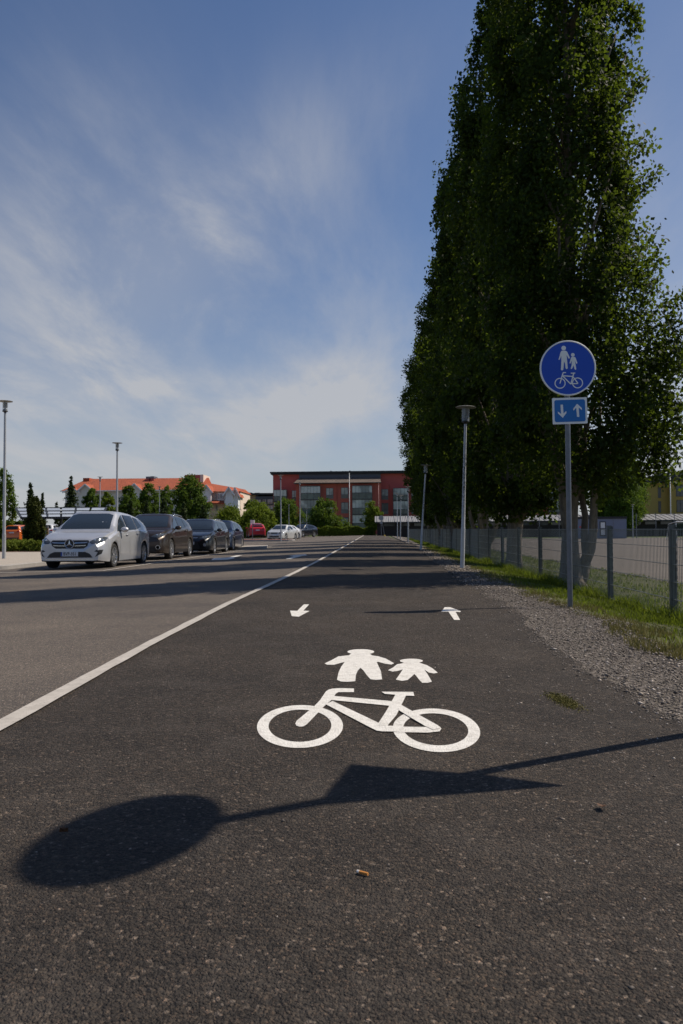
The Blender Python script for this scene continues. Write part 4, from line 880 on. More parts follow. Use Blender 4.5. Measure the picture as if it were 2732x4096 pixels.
# red apartment house at the end of the road
Bd = Bld('apartment_house', 'red apartment house with glazed balconies and brown tiled eave at the road end', 'building', 1500, 150., gz(0, 140))
c3x = lambda x: Bd.x(1000 + x * .38265); c3z = lambda y, x=640: Bd.z(1850 + y * .38265, 1000 + x * .38265)
xl, xr = c3x(243), Bd.x(2300)
Bd.box('wall', xl, xr, .0, 11., 0, c3z(122), M['redwall'])
mb = MB(); z1 = c3z(97); mb.box(c3x(218), xr + .6, -.9, 11.6, z1 - .28, z1); mb.box(c3x(224), xr + .5, -.75, 11., z1 - .5, z1 - .29); ro = mb.build('roof', M['roofdark'], Bd.root)
for xx in (841, 1044):
    mb = MB(); mb.tube([(c3x(xx), 3, z1), (c3x(xx), 3, z1 + .28)], .07, 8); mb.lathe([(0, z1 + .42), (.13, z1 + .36), (.13, z1 + .27), (0, z1 + .27)], (c3x(xx), 3, 0), n=10); mb.build('roof_vent', M['roofdark'], ro)
Bd.box('attic_wall', c3x(520), c3x(1370), -.5, .0, c3z(170), z1 - .52, M['darkgrey'])
Bd.box('projecting_wall', c3x(495), c3x(1372), -2.2, -.002, 0, c3z(228), M['redwall2'])
mb = MB(); zt, zb_ = c3z(163), c3z(222); xa, xb, xc, xd = c3x(520), c3x(1368), c3x(476), c3x(1366)
mb.add([(xa, -.5, zt), (xb, -.5, zt), (xd + .1, -3.0, zb_), (xc, -3.0, zb_), (xa, -.5, zt - .2), (xb, -.5, zt - .2), (xd + .1, -3.0, zb_ - .18), (xc, -3.0, zb_ - .18)], [(0, 1, 2, 3), (7, 6, 5, 4), (3, 2, 6, 7), (0, 3, 7, 4), (1, 5, 6, 2)]); er = mb.build('eave_roof', M['browntile'], Bd.root)
mb = MB(); mb.tube([(xc, -3.06, zb_ - .12), (xd + .1, -3.06, zb_ - .12)], .075, 8); mb.build('gutter', M['roofdark'], er)
def balcony(xa, xb, zs, y, panes=6):
    for (zt, zm, zb) in zs:
        mb = MB(); mb.box(xa - .08, xb + .08, y - 1.0, y + .0, zb - .17, zb); fl = mb.build('balcony', M['winframe'], Bd.root)
        mb = MB(); mb.box(xa, xb, y - .95, y - .91, zb + .02, zm - .03); mb.build('balcony_rail_glass', M['rail'], fl)
        mb = MB(); mb.box(xa - .03, xb + .03, y - .98, y - .88, zm - .03, zm + .05)
        for i in range(4): xx = xa + (xb - xa) * i / 3; mb.box(xx - .035, xx + .035, y - .99, y - .955, zb, zm - .03)
        mb.build('rail_frame', M['winframe'], fl)
        mb = MB(); mb.box(xa + .02, xb - .02, y - .93, y - .91, zm + .05, zt); mb.build('glazing', M['balcony'], fl)
        mb = MB()
        for i in range(panes + 1): xx = xa + (xb - xa) * i / panes; mb.box(xx - .018, xx + .018, y - .955, y - .932, zm + .05, zt)
        mb.box(xa, xb, y - .96, y - .88, zt, zt + .07); mb.build('glazing_bar', M['winframe'], fl)
        for sx_ in (xa, xb): mb = MB(); mb.box(sx_ - .012, sx_ + .012, y - .90, y - .02, zb + .02, zt); mb.build('side_glass', M['balcony'], fl)
zz3 = [(c3z(262), c3z(330), c3z(392)), (c3z(402), c3z(486), c3z(548)), (c3z(558), c3z(640), c3z(690))]
for xa, xb, y in ((550, 748, -2.2), (1077, 1280, -2.2)):
    Bd.box('balcony_recess', c3x(xa) + .05, c3x(xb) - .05, y - .03, y - .002, 0.1, c3z(250), M['paned']); balcony(c3x(xa), c3x(xb), zz3, y)
zl = [(c3z(288), c3z(352), c3z(400)), (c3z(420), c3z(500), c3z(550)), (c3z(565), c3z(645), c3z(690))]
Bd.box('balcony_recess', c3x(252), c3x(392), -.03, -.002, .1, c3z(285), M['paned']); balcony(c3x(255), c3x(388), zl, -.05, 4)
Bd.box('balcony_recess', c3x(1498), c3x(1660), -.03, -.002, .1, c3z(278), M['paned']); balcony(c3x(1500), c3x(1655), [(c3z(282), c3z(350), c3z(400)), (c3z(415), c3z(500), c3z(545)), (c3z(565), c3z(640), c3z(690))], -.05, 4)
Bd.box('balcony_recess', Bd.x(2195), Bd.x(2238), -.03, -.002, .1, c3z(278), M['paned']); balcony(Bd.x(2197), Bd.x(2236), [(c3z(282), c3z(350), c3z(400)), (c3z(415), c3z(500), c3z(545))], -.05, 3)
for xa, xb, y, rows in ((805, 880, -2.2, ((275, 350), (425, 500), (578, 650))), (960, 1035, -2.2, ((272, 348), (424, 502), (578, 650))), (440, 500, 0., ((290, 365), (436, 510), (585, 650))), (1377, 1449, 0., ((285, 360), (431, 510), (585, 650))), (1690, 1760, 0., ((285, 360), (431, 510))), (1850, 1920, 0., ((285, 360), (431, 510)))):
    for k, (a, b) in enumerate(rows):
        Bd.window(c3x(xa), c3x(xb), c3z(b), c3z(a), y, pm=M['paned'] if (xa == 1377 and k == 1) else M['pane'])
        if k < 2: Bd.box('spandrel', c3x(xa), c3x(xb), y - .03, y - .002, c3z(b + 36), c3z(b) - .01, M['greypanel'])
for xx, y in ((917, -2.27), (497, -.08), (1462, -.08)):
    mb = MB(); mb.tube([(c3x(xx), y, .2), (c3x(xx), y, c3z(235))], .06, 8); mb.build('downpipe', M['redwall2'], Bd.root)
def pole_thing(name, label, cat, px, y0, y1, Y, r, m):
    t = at(px, y0, Y); g = gz(t.x, Y); root = empty(name, label, cat, (t.x, Y, g)); mb = MB(); mb.tube([(0, 0, -.2), (0, 0, t.z - g)], [r, r * .6], 10); mb.build('pole', m, root, smooth=True)
    mb = MB(); mb.lathe([(0, .10), (r * 1.3, .05), (r * 1.3, -.02), (0, -.03)], (0, 0, t.z - g), n=12); mb.build('pole_cap', m, root, smooth=True); return root
pole_thing('flagpole', 'white flagpole in front of the red apartment house', 'flagpole', 1000 + 1038 * .38265, 1894, 2100, 138., .075, M['whitetrim'])
pole_thing('flagpole', 'slim pinkish pole at the right end of the brown eave', 'pole', 1000 + 1344 * .38265, 1936, 2100, 146., .06, mat('pink_pole', (.55, .30, .27), .6))
pole_thing('flagpole', 'white flagpole in front of the yellow house', 'flagpole', 2680, 1898, 2060, 112., .09, M['whitetrim'])

# long low garage row behind the path end and the field
Bg = Bld('garage_row', 'long low garage row with pale metal roof and dark board walls behind the field', 'building', 2000, 108.)
xa, xb = Bg.x(1500), Bg.x(3150); ze, zr = Bg.z(2088, 1600), Bg.z(2062, 1600)
Bg.box('wall', xa + .3, xb, 0, 5.5, -.6, ze - .05, M['garage'])
mb = MB(); mb.add([(xa, -.6, ze), (xb, -.6, ze), (xb, 4.2, zr), (xa, 4.2, zr), (xa, -.6, ze - .1), (xb, -.6, ze - .1), (xb, 4.2, zr - .12), (xa, 4.2, zr - .12)], [(0, 1, 2, 3), (4, 7, 6, 5), (0, 4, 5, 1), (0, 3, 7, 4), (1, 5, 6, 2), (3, 2, 6, 7)])
for i in range(70): xx = xa + .3 + i * .8; mb.bar((xx, -.6, ze + .03), (xx, 4.2, zr + .03), .04, .06) if xx < xb else None
mb.build('roof', M['seamroof'], Bg.root)
for i in range(26):
    xx = xa + 1.2 + i * 2.05
    if xx + 1.5 < xb: Bg.box('vent_window', xx, xx + 1.5, -.03, -.002, ze - .55, ze - .18, M['paned'])
Bg.box('fascia', xa, xb, -.70, -.61, ze - .16, ze + .02, M['roofdark'])
# portable cabin
Bc = Bld('portable_cabin', 'blue grey portable cabin with a white glazed door at the edge of the field', 'cabin', 2400, 88.)
cx5 = lambda x: Bc.x(2050 + x * .43495); cz5 = lambda y, x=830: Bc.z(1750 + y * .43495, 2050 + x * .43495)
Bc.box('wall', cx5(600), cx5(1050), 0, 2.6, .08, cz5(748), M['cabin']); Bc.box('roof', cx5(595), cx5(1055), -.08, 2.7, cz5(748) + .002, cz5(728), M['roofdark'])
f = Bc.window(cx5(802), cx5(860), cz5(905), cz5(772), 0., M['winframe'], M['whitetrim'], 0, .10); f.name = 'door'
Bc.box('door_bar', cx5(808), cx5(854), -.06, -.03, cz5(842), cz5(834), M['winframe'], f); Bc.box('notice', cx5(615), cx5(636), -.02, -.002, cz5(828), cz5(816), mat('red_notice', (.6, .06, .05), .6)); Bc.box('panel_joint', cx5(926), cx5(929), -.012, -.002, .1, cz5(750), M['greypanel'])
# small red shed between the trunks
Bs = Bld('garden_shed', 'small red shed with dark gable roof seen between poplar trunks above the fence', 'shed', 1748, 94.); xa, xb = Bs.x(1718), Bs.x(1780); zt, zk = Bs.z(2099, 1748), Bs.z(2116, 1748)
mb = MB(); xm = (xa + xb) / 2; mb.prism([(xa, -.3), (xb, -.3), (xb, zk), (xm, zt - .1), (xa, zk)], (0, 0, 0), (1, 0, 0), (0, 0, 1), (0, 2, 0)); mb.build('wall', M['redshed'], Bs.root)
mb = MB(); mb.bar((xa - .15, -.2, zk), (xa - .15, 2.2, zk), .01, .01)
mb.add([(xa - .2, -.2, zk - .08), (xm, -.2, zt), (xm, 2.2, zt), (xa - .2, 2.2, zk - .08), (xb + .2, -.2, zk - .08), (xb + .2, 2.2, zk - .08), (xa - .2, -.2, zk - .2), (xm, -.2, zt - .12), (xb + .2, -.2, zk - .2)], [(0, 1, 2, 3), (1, 4, 5, 2), (0, 6, 7, 1), (1, 7, 8, 4)]); mb.build('roof', M['roofdark'], Bs.root)
# yellow house
By = Bld('apartment_house', 'yellow house with dark roof at the right edge behind the field', 'building', 2690, 122.)
q5 = lambda x: By.x(2050 + x * .43495); r5 = lambda y, x=1450: By.z(1750 + y * .43495, 2050 + x * .43495)
xa, xk, xb = q5(1322), q5(1440), q5(1322) + 17
By.box('wall', xa + .3, xk, .02, 9, -.3, r5(418), M['yellow']); mb = MB(); mb.prism([(xk, -.3), (xb, -.3), (xb, r5(330)), (xk, r5(405))], (0, -1., 0), (1, 0, 0), (0, 0, 1), (0, 9, 0)); mb.build('gable_wall', M['yellow'], By.root)
mb = MB(); mb.prism([(xa - .2, r5(420)), (xk, r5(402)), (xb, r5(318)), (xb, r5(262)), (xk, r5(322)), (xa - .2, r5(350))], (0, -1.3, 0), (1, 0, 0), (0, 0, 1), (0, 10.5, 0)); mb.build('roof', M['roofdark'], By.root)
for x0, x1, y0, y1, yy in ((1487, 1560, 440, 545, -1.), (1490, 1560, 578, 690, -1.), (1344, 1372, 455, 555, .02), (1345, 1370, 586, 690, .02)): By.window(q5(x0), q5(x1), r5(y1), r5(y0), yy, pm=M['paned'])
mb = MB(); mb.tube([(xk - .08, -.95, 0), (xk - .08, -.95, r5(425))], .07, 8); mb.build('downpipe', M['roofdark'], By.root)
mb = MB(); zt = r5(300)
for k in range(2): mb.tube([(q5(1478) + k * .5, 2, zt), (q5(1478) + k * .5, 2, zt + .8), (q5(1484) + k * .5, 2, zt + 1.15), (q5(1490) + k * .5, 2, zt + .8), (q5(1490) + k * .5, 2, zt)], .03, 6)
mb.build('roof_ladder', M['roofdark'], By.root)
# goal with green net
g_ = at(2705, 2140, 74.); root = empty('football_goal', 'white framed goal with green net at the right edge of the field', 'goal', (g_.x, 74., gz(g_.x, 74.)))
mb = MB(); mb.tube([(0, 0, 0), (0, 0, 1.7), (5, 0, 1.7), (5, 0, 0)], .06, 8); mb.tube([(0, 0, 1.7), (-.1, 1.6, 1.5), (-.15, 2., 0)], .03, 6); mb.build('goal_frame', M['whitetrim'], root)
mb = MB()
for i in range(36): mb.bar((.02 + i * .14, 1.9 - .0, 0), (.02 + i * .14, .05, 1.66), .012, .012)
for i in range(12): mb.bar((0, 1.9 - i * .16, .05 + i * .14), (5, 1.9 - i * .16, .05 + i * .14), .012, .012)
for i in range(10): mb.bar((-.02, .1 + i * .19, .02), (-.02, .1 + i * .19, 1.6 - i * .04), .012, .012)
mb.build('net', M['net'], root)
# tall ball fence poles beyond the field
for px, lab in ((2157, 'left of the nearest poplar trunk'), (2236, 'touching the left side of the nearest trunk'), (2545, 'just right of the portable cabin'), (2623, 'below the big birch right edge'), (2697, 'beside the white framed goal')):
    t = at(px, 2064, 92.); root = empty('field_pole', 'thin grey ball fence pole ' + lab, 'pole', (t.x, 92., gz(t.x, 92.)), 0, 'thin poles behind the field'); mb = MB(); mb.tube([(0, 0, -.2), (0, 0, t.z + .33)], .04, 8); mb.build('pole', M['zinc'], root); mb = MB(); mb.tube([(0, 0, t.z + .33), (0, 0, t.z + .38)], .055, 8); mb.build('pole_cap', M['dark'], root)
lamp('low grey lamp post right of the portable cabin', at(2532, 2130, 94).x, 94., 3.9, M['pole_clean'], 0, .06, .22, PK)

# long cream house with the orange roof
Bo = Bld('apartment_house', 'long cream house with orange tiled roof and white gables behind the parking trees', 'building', 620, 128.)
ox = lambda px, Y=None: Bo.x(px, Y); oz = lambda py, px=620, Y=None: Bo.z(py, px, Y)
x0, x1, x2 = ox(246), ox(290), ox(800); ze, zr = oz(1962, 300), oz(1906, 330)
Bo.box('wall', x0 + .6, x2, 0, 11, 0, ze, M['cream'])
mb = MB(); zr2 = oz(1903, 700); mb.add([(x0, -.6, ze - .1), (x2 + .3, -.6, ze - .1), (x2 + .3, 5.5, zr2), (ox(302), 5.5, zr), (x0, 11.6, ze - .1), (x2 + .3, 11.6, ze - .1)], [(0, 1, 2, 3), (4, 3, 2, 5), (0, 3, 4), (1, 5, 2), (0, 4, 5, 1)]); ro = mb.build('roof', M['orangetile'], Bo.root)
Bo.box('gutter', x0, x2, -.68, -.60, ze - .2, ze - .04, M['whitetrim'], ro)
for a, b, top, mm in ((294, 320, 1905, 'orangetile'), (556, 568, 1899, 'redwall2'), (573, 587, 1898, 'redwall2')):
    c = Bo.box('chimney', ox(a), ox(b), 4.2, 6.2, zr - 2.0, oz(top + (0 if a < 500 else 9), a), M['redwall2'] if a > 500 else M['orangetile'], ro)
    if a > 500: Bo.box('chimney_cap', ox(a) - .06, ox(b) + .06, 4.1, 6.3, oz(top + 9, a) + .002, oz(top, a), M['zinc'], c)
Bo.box('stair_tower', ox(722), ox(785), 3., 8., ze, oz(1894, 750), M['redwall2'], ro); Bo.box('stair_tower_side', ox(785), ox(798), 3., 8.5, ze - 1, oz(1893, 790), M['pinkwall'], ro)
def gable(px0, px1, pk, eav, y, wallm, m=M['orangetile'], depth=4., over=.35):
    a, b = ox(px0), ox(px1); mm = (a + b) / 2; zp, zv = oz(pk, (px0 + px1) / 2), oz(eav, (px0 + px1) / 2)
    mb = MB(); mb.prism([(a, zv - 3.), (b, zv - 3.), (b, zv), (mm, zp - .15), (a, zv)], (0, y, 0), (1, 0, 0), (0, 0, 1), (0, -y + .2, 0)); w_ = mb.build('gable_wall', wallm, Bo.root)
    s_ = (zp - zv) / (mm - a); zo = zv - over * s_
    mb = MB(); mb.add([(a - over, y - .3, zo), (mm, y - .3, zp), (b + over, y - .3, zo), (a - over, y + depth, zo), (mm, y + depth, zp), (b + over, y + depth, zo), (a - over, y - .3, zo - .14), (mm, y - .3, zp - .2), (b + over, y - .3, zo - .14)], [(0, 1, 4, 3), (1, 2, 5, 4), (0, 6, 7, 1), (1, 7, 8, 2)]); r_ = mb.build('gable_roof', m, w_)
    mb = MB(); mb.bar((a - over, y - .36, zo - .07), (mm, y - .36, zp - .09), .06, .2); mb.bar((mm, y - .36, zp - .09), (b + over, y - .36, zo - .07), .06, .2); mb.build('barge_board', M['whitetrim'], w_); return w_
gable(272, 325, 1951, 1966, -1.2, M['cream']); gable(325, 382, 1937, 1962, -1.2, M['cream']); gable(524, 572, 1935, 1958, -1.2, M['cream'])
for a, b in ((330, 345), (440, 456), (490, 505), (600, 615), (660, 676)):
    Bo.window(ox(a), ox(b), oz(2010), oz(1985), 0., M['winwhite'], M['paned']); Bo.window(ox(a), ox(b), oz(2055), oz(2030), 0., M['winwhite'], M['paned'])
# its right wing
Bo.box('wing_wall', ox(812), ox(966), -1., 9., 0, oz(1966, 890), M['pinkwall'])
mb = MB(); zv, zk = oz(1966, 890), oz(1923, 820); xa, xb = ox(798), ox(970)
mb.add([(xa, -1.6, zv), (xb, -1.6, zv - .1), (xb - .2, 4., oz(1953, 930)), (xa, 4., zk), (xa, 9.6, zv), (xb, 9.6, zv - .1)], [(0, 1, 2, 3), (4, 3, 2, 5), (1, 5, 2), (0, 3, 4)]); mb.build('wing_roof', M['orangetile'], Bo.root)
gable(822, 856, 1942, 1963, -2.4, M['whitetrim']); gable(917, 946, 1951, 1972, -3.2, M['whitetrim']); gable(942, 964, 1952, 1974, -2.6, M['whitetrim'])
for a, b, y, lv in ((818, 846, -2.2, ((1968, 1992, 2016), (2022, 2046, 2072))), (912, 938, -3.0, ((1978, 2000, 2024),)), (939, 960, -2.4, ((1978, 2002, 2024),)), (880, 905, -1.8, ((1978, 2004, 2008),))):
    for (t_, m_, bt) in lv:
        mb = MB(); mb.box(ox(a), ox(b), y, -1.002, oz(bt, a), oz(m_ + 3, a)); bl = mb.build('balcony', M['whitetrim'], Bo.root)
        mb = MB(); mb.box(ox(a) + .05, ox(b) - .05, y + .05, y + .09, oz(m_, a) + .0, oz(t_, a)); mb.build('glazing', M['balcony'], bl)
        mb = MB()
        for k in range(5): xx = ox(a) + .05 + (ox(b) - ox(a) - .1) * k / 4; mb.box(xx - .03, xx + .03, y + .0, y + .045, oz(m_ + 3, a), oz(t_, a))
        mb.box(ox(a), ox(b), y, y + .08, oz(t_, a), oz(t_, a) + .12); mb.box(ox(a), ox(b), y - .02, y + .03, oz(m_ - 6, a), oz(m_ - 3.5, a)); mb.build('balcony_frame', M['whitetrim'], bl)
for a, b, t_, bt in ((866, 872, 1976, 2003), (868, 876, 2022, 2048), (836, 850, 2080, 2110), (905, 912, 2030, 2060)): Bo.window(ox(a), ox(b), oz(bt), oz(t_), -1., M['winwhite'], M['paned'])
mb = MB(); mb.add([(ox(846), -3.2, oz(2014)), (ox(912), -3.2, oz(2018)), (ox(912), -1., oz(2004)), (ox(850), -1., oz(2004)), (ox(846), -3.2, oz(2019)), (ox(912), -3.2, oz(2023))], [(0, 1, 2, 3), (0, 4, 5, 1)]); mb.build('porch_roof', M['orangetile'], Bo.root)
# flat roofed house between
Bm = Bld('apartment_house', 'beige and black flat roofed house between the orange roof and the red house', 'building', 1030, 172.)
mx_ = lambda px: Bm.x(px); mz_ = lambda py: Bm.z(py, 1030)
Bm.box('wall', mx_(955), mx_(1024), 0, 8, 0, mz_(1978), M['beige']); Bm.box('dark_wall', mx_(1024) + .002, mx_(1110), -.6, 8, 0, mz_(1986), M['darkgrey']); Bm.box('roof', mx_(950), mx_(1112), -.9, 8.4, mz_(1981) + .02, mz_(1973), M['roofdark'])
for a, b, t_ in ((970, 984, 1968), (988, 1001, 1968), (1015, 1025, 1969), (1027, 1033, 1969), (1051, 1058, 1974), (1064, 1074, 1974)): Bm.box('roof_vent', mx_(a), mx_(b), 2, 3.4, mz_(1975), mz_(t_), M['roofdark'])
for a, b, t_, bt in ((1004, 1011, 1998, 2016), (1014, 1020, 1998, 2016)): Bm.window(mx_(a), mx_(b), mz_(bt), mz_(t_), 0, M['winwhite'], M['paned'], 0)
for a, b, t_, bt in ((1051, 1068, 1996, 2018), (1071, 1094, 1997, 2018), (1071, 1094, 2021, 2038), (1028, 1046, 1998, 2018)): Bm.window(mx_(a), mx_(b), mz_(bt), mz_(t_), -.6, M['winframe'], M['balcony'], 1)

# ---------------------------------------------------------------- background trees, shrubs and hedges
def gtree(label, px, top, base, wpx, Y, m, seed, n=70, per=60, leaf=.26, kind='round', group='trees beyond the parking area', cat='tree', name='broadleaf_tree', trunk=.1, low=.16):
    if kind == 'round': n, leaf = int(n * 1.5), leaf * .84
    p = at(px, base, Y); g = gz(p.x, Y); zt = at(px, top, Y).z; H = zt - g; Rm = wpx / 2 * Y / FPX
    root = empty(name, label, cat, (p.x, Y, g), 0, group)
    if kind == 'round': prof = [(H * low, Rm * .45), (H * (low + .14), Rm * .9), (H * .5, Rm), (H * .72, Rm * .82), (H * .9, Rm * .5), (H * .97, Rm * .12)]
    elif kind == 'dome': prof = [(H * .06, Rm * .75), (H * .3, Rm), (H * .55, Rm * .98), (H * .78, Rm * .8), (H * .92, Rm * .48), (H * .98, Rm * .1)]
    elif kind == 'column': prof = [(H * .03, Rm * .7), (H * .2, Rm * .98), (H * .55, Rm * .92), (H * .8, Rm * .68), (H * .97, Rm * .3)]
    else: prof = None
    g_ = np.random.default_rng(seed)
    mb = MB(); mb.tube([(0, 0, -.2), (0, 0, H * .3), (0.03 * H * .3, 0, H * .62), (0, 0, H * .93)], [trunk * 1.2, trunk, trunk * .6, trunk * .15], 8)
    if prof:
        for k in range(7):
            a = g_.random() * 6.28; h = H * g_.uniform(.2, .6); r = Rm * g_.uniform(.5, .85); mb.tube([(0, 0, h), (r * .5 * math.cos(a), r * .5 * math.sin(a), h + H * .10), (r * math.cos(a), r * math.sin(a), h + H * .24)], [trunk * .45, trunk * .3, trunk * .1], 6)
        s = Rm * (.13 if kind != 'dome' else .16); P, o = crown_points(prof, n, per, (s, s, s * (1.0 if kind != 'column' else 1.5)), 3, seed, .45, .16)
        P[:, 2] = np.maximum(P[:, 2], .02)
        V = leaf_quads(P, leaf, o, .5)
    else:                                                    # layered spruce
        P, o = [], []; nl = max(12, int(H * 3.6))
        for i in range(nl):
            t = (i + .5) / nl; h = H * (.06 + .92 * t); rr = Rm * (1 - t) ** .85 * g_.uniform(.8, 1.12) + .05
            nb = max(5, int(12 * (1 - t) + 4)); a0 = g_.random() * 6.28
            for k in range(nb):
                a = a0 + 2 * PI * k / nb + g_.normal() * .15; r1 = rr * g_.uniform(.55, 1.18); hj = h + g_.normal() * H * .022; q = g_.random(max(10, int(per * (1 - t) + 14))) ** .7
                d = np.stack([np.cos(a) * q * r1, np.sin(a) * q * r1, hj - .42 * q * r1 + .22 * (q * r1) ** 2 / max(rr, .2)], 1); d += g_.normal(size=d.shape) * np.array([.13, .13, .12]) * (.45 + .42 * rr); P.append(d); o.append(np.tile([np.cos(a) * .4, np.sin(a) * .4, .8], (len(d), 1)))
        P, o = np.vstack(P), np.vstack(o); V = leaf_quads(P, leaf, o, .5, .45)
    mb.build('trunk', M['greybark'], root, smooth=True); leaves_obj('crown', V, m, root); return root
gt = gtree
gt('tall green tree at the left edge behind the tall lamp post', 18, 1872, 2100, 84, 74, M['birch'], 1, 110, 60, .20, 'column')
gt('dark spruce with ragged top left of the solar canopy', 122, 1930, 2095, 88, 82, M['fir'], 2, per=16, leaf=.30, kind='fir', name='spruce_tree')
gt('small slim spruce just right of the ragged dark spruce', 170, 1974, 2095, 36, 84, M['fir'], 3, per=12, leaf=.26, kind='fir', name='spruce_tree')
gt('broad spruce before the left end of the orange roof', 284, 1914, 2095, 124, 98, M['fir'], 4, per=18, leaf=.34, kind='fir', name='spruce_tree')
gt('tiny spruce tip left of the broad spruce', 226, 2008, 2095, 26, 96, M['fir'], 5, per=10, leaf=.24, kind='fir', name='spruce_tree')
gt('bright green tree right of the broad spruce under two small gables', 368, 1952, 2110, 66, 100, M['birch'], 6, 80, 60, .28)
gt('yellowish green loose tree left of the tall lamp pole', 432, 1965, 2110, 66, 102, M['lime'], 7, 60, 50, .28)
gt('green tree right of the tall lamp pole under the third gable', 515, 1941, 2110, 84, 100, M['birch'], 8, 90, 60, .28)
gt('tall green tree left of the small far lamp', 597, 1931, 2115, 84, 104, M['birch'], 9, 90, 60, .28)
gt('narrow green tree right of the small far lamp', 662, 1936, 2115, 58, 106, M['birch'], 10, 70, 55, .28)
gt('largest bright green tree before the orange roof and right wing', 760, 1903, 2118, 128, 96, M['birch'], 11, 170, 75, .27, low=.08)
for k, (px, top, w_, lab) in enumerate(((522, 2000, 70, 'dark low conifer behind the silver hatchback roof'), (586, 2006, 74, 'dark low conifer above the brown crossover left side'), (655, 1994, 90, 'dark brownish conifer below the narrow green tree'), (735, 2010, 86, 'dark low conifer below the largest green tree'), (812, 2020, 80, 'dark conifer right of the largest green tree'))):
    gt(lab, px, top, 2115, w_, 88, M['fir'], 20 + k, per=15, leaf=.30, kind='fir', name='spruce_tree', group='low dark conifers behind the parked cars')
gt('round willow bush left of its taller neighbour', 926, 2028, 2118, 108, 100, M['lime'], 31, 130, 70, .22, 'dome', 'round willow bushes', 'bush', 'willow_bush')
gt('widest round willow bush behind the red car', 1030, 2031, 2118, 118, 101, M['lime'], 32, 140, 70, .22, 'dome', 'round willow bushes', 'bush', 'willow_bush')
gt('tallest round willow behind the other two', 1026, 2003, 2118, 104, 108, M['lime'], 33, 120, 65, .24, 'dome', 'round willow bushes', 'bush', 'willow_bush')
gt('darker small tree left of the tallest round willow', 996, 2000, 2118, 46, 112, M['birch'], 34, 50, 50, .26)
gt('green street tree before the left corner balconies of the red house', 1142, 1992, 2122, 104, 122, M['birch'], 35, 110, 60, .30, group='street trees before the red house', low=.12)
gt('green street tree in the middle of the red house front', 1297, 1990, 2122, 100, 116, M['birch'], 36, 90, 55, .30, group='street trees before the red house', low=.10)
gt('slim yellow green street tree before the right balconies of the red house', 1490, 2004, 2122, 66, 118, M['lime'], 37, 70, 50, .28, group='street trees before the red house')
gt('dark rounded shrub behind the low hedge', 1368, 2083, 2128, 62, 118, M['birch'], 38, 60, 50, .22, 'dome', None, 'shrub', 'round_shrub')
gt('big birch with drooping dark crown beside the yellow house', 2480, 1838, 2120, 150, 106, M['birch'], 41, 330, 75, .26, group='trees behind the field', low=.08)
gt('lighter birch top rising right behind the poplar', 2515, 1806, 2120, 125, 112, M['birch'], 42, 200, 70, .28, group='trees behind the field', low=.08)
gt('dark tree behind the cabin beside the nearest poplar trunk', 2440, 1900, 2120, 120, 110, M['fir'], 43, 150, 70, .30, 'round', 'trees behind the field', low=.06)
gt('narrow columnar conifer in the planting bed by the silver hatchback', 139, 1991, 2180, 66, 40., M['thuja'], 51, 230, 120, .10, 'column', None, 'tree', 'columnar_conifer', .05)
gt('small golden conifer right of the white vehicle behind the silver hatchback', 243, 2068, 2140, 26, 62., M['thuja'], 52, 50, 60, .13, 'column', None, 'tree', 'columnar_conifer', .04)
for k, (px, Y, w_) in enumerate(((-6, 36.6, 44), (38, 36.0, 50), (82, 36.4, 52), (124, 36.2, 46), (155, 35.8, 34), (60, 38.4, 60), (110, 38.8, 60), (10, 38.6, 60))):
    lab = ('low light green shrub at the very left of the bed', 'low shrub at the foot of the left tall lamp', 'widest low shrub in the front of the bed', 'low shrub below the columnar conifer', 'low shrub next to the silver hatchback headlamp', 'low shrub behind, left of the columnar conifer', 'low shrub behind, right of the lamp foot', 'low shrub behind, at the left frame edge')[k]
    gt(lab, px, 2163 if k < 5 else 2160, 2196, w_, Y, M['shrub'], 60 + k, 55, 60, .055, 'dome', 'low shrubs in the planting bed', 'shrub', 'low_shrub', .015)
def hedge(label, px0, px1, Y, top, depth, m, seed, leaf=.12, n=9000):
    a, b = at(px0, 2130, Y), at(px1, 2130, Y); g = np.random.default_rng(seed); x0, x1 = a.x, b.x; z0 = gz((x0 + x1) / 2, Y); h = at((px0 + px1) / 2, top, Y).z - z0
    root = empty('hedge', label, 'hedge', ((x0 + x1) / 2, Y, z0)); L_ = (x1 - x0) / 2
    x = g.uniform(-L_, L_, n); u = g.random(n); hh = h * (1 + .10 * np.sin(x * 1.9) + .07 * np.sin(x * 4.3 + 1))
    f = g.random(n) < .6; y = np.where(f, -depth / 2 + np.abs(g.normal(size=n)) * .16, g.uniform(-depth / 2, depth / 2, n)); z = np.where(f, u * hh, hh - np.abs(g.normal(size=n)) * .12)
    P = np.stack([x, y + .15 * np.sin(x * 2.3) + .2 * (z / h) ** 3, np.maximum(z, .02)], 1); o = np.tile([0, -.6, .6], (n, 1)); leaves_obj('foliage', leaf_quads(P, leaf, o, .5), m, root)
    mb = MB()
    for i in range(int(L_ * 2 / .5)): xx = -L_ + .25 + i * .5; mb.tube([(xx, 0, 0), (xx + .1, .1, h * .8)], [.02, .01], 5)
    mb.build('stems', M['greybark'], root)
hedge('low clipped yellow green hedge in front of the red apartment house', 1272, 1502, 112., 2108, 2.2, M['lime'], 71, .17, 14000)
hedge('green hedge at the left edge behind the orange car', -40, 100, 84., 2092, 1.5, M['birch'], 72, .2, 6000)
hedge('dark low hedge left of the red car', 955, 1000, 97., 2110, 1.5, M['birch'], 73, .2, 3000)
hedge('low green hedge between the white car and the black vehicle', 1168, 1205, 112., 2103, 1.5, M['lime'], 74, .2, 3000)
hedge('bushy undergrowth behind the garden shed below the poplars', 1800, 1845, 70., 2098, 1.2, M['lime'], 75, .16, 1500)

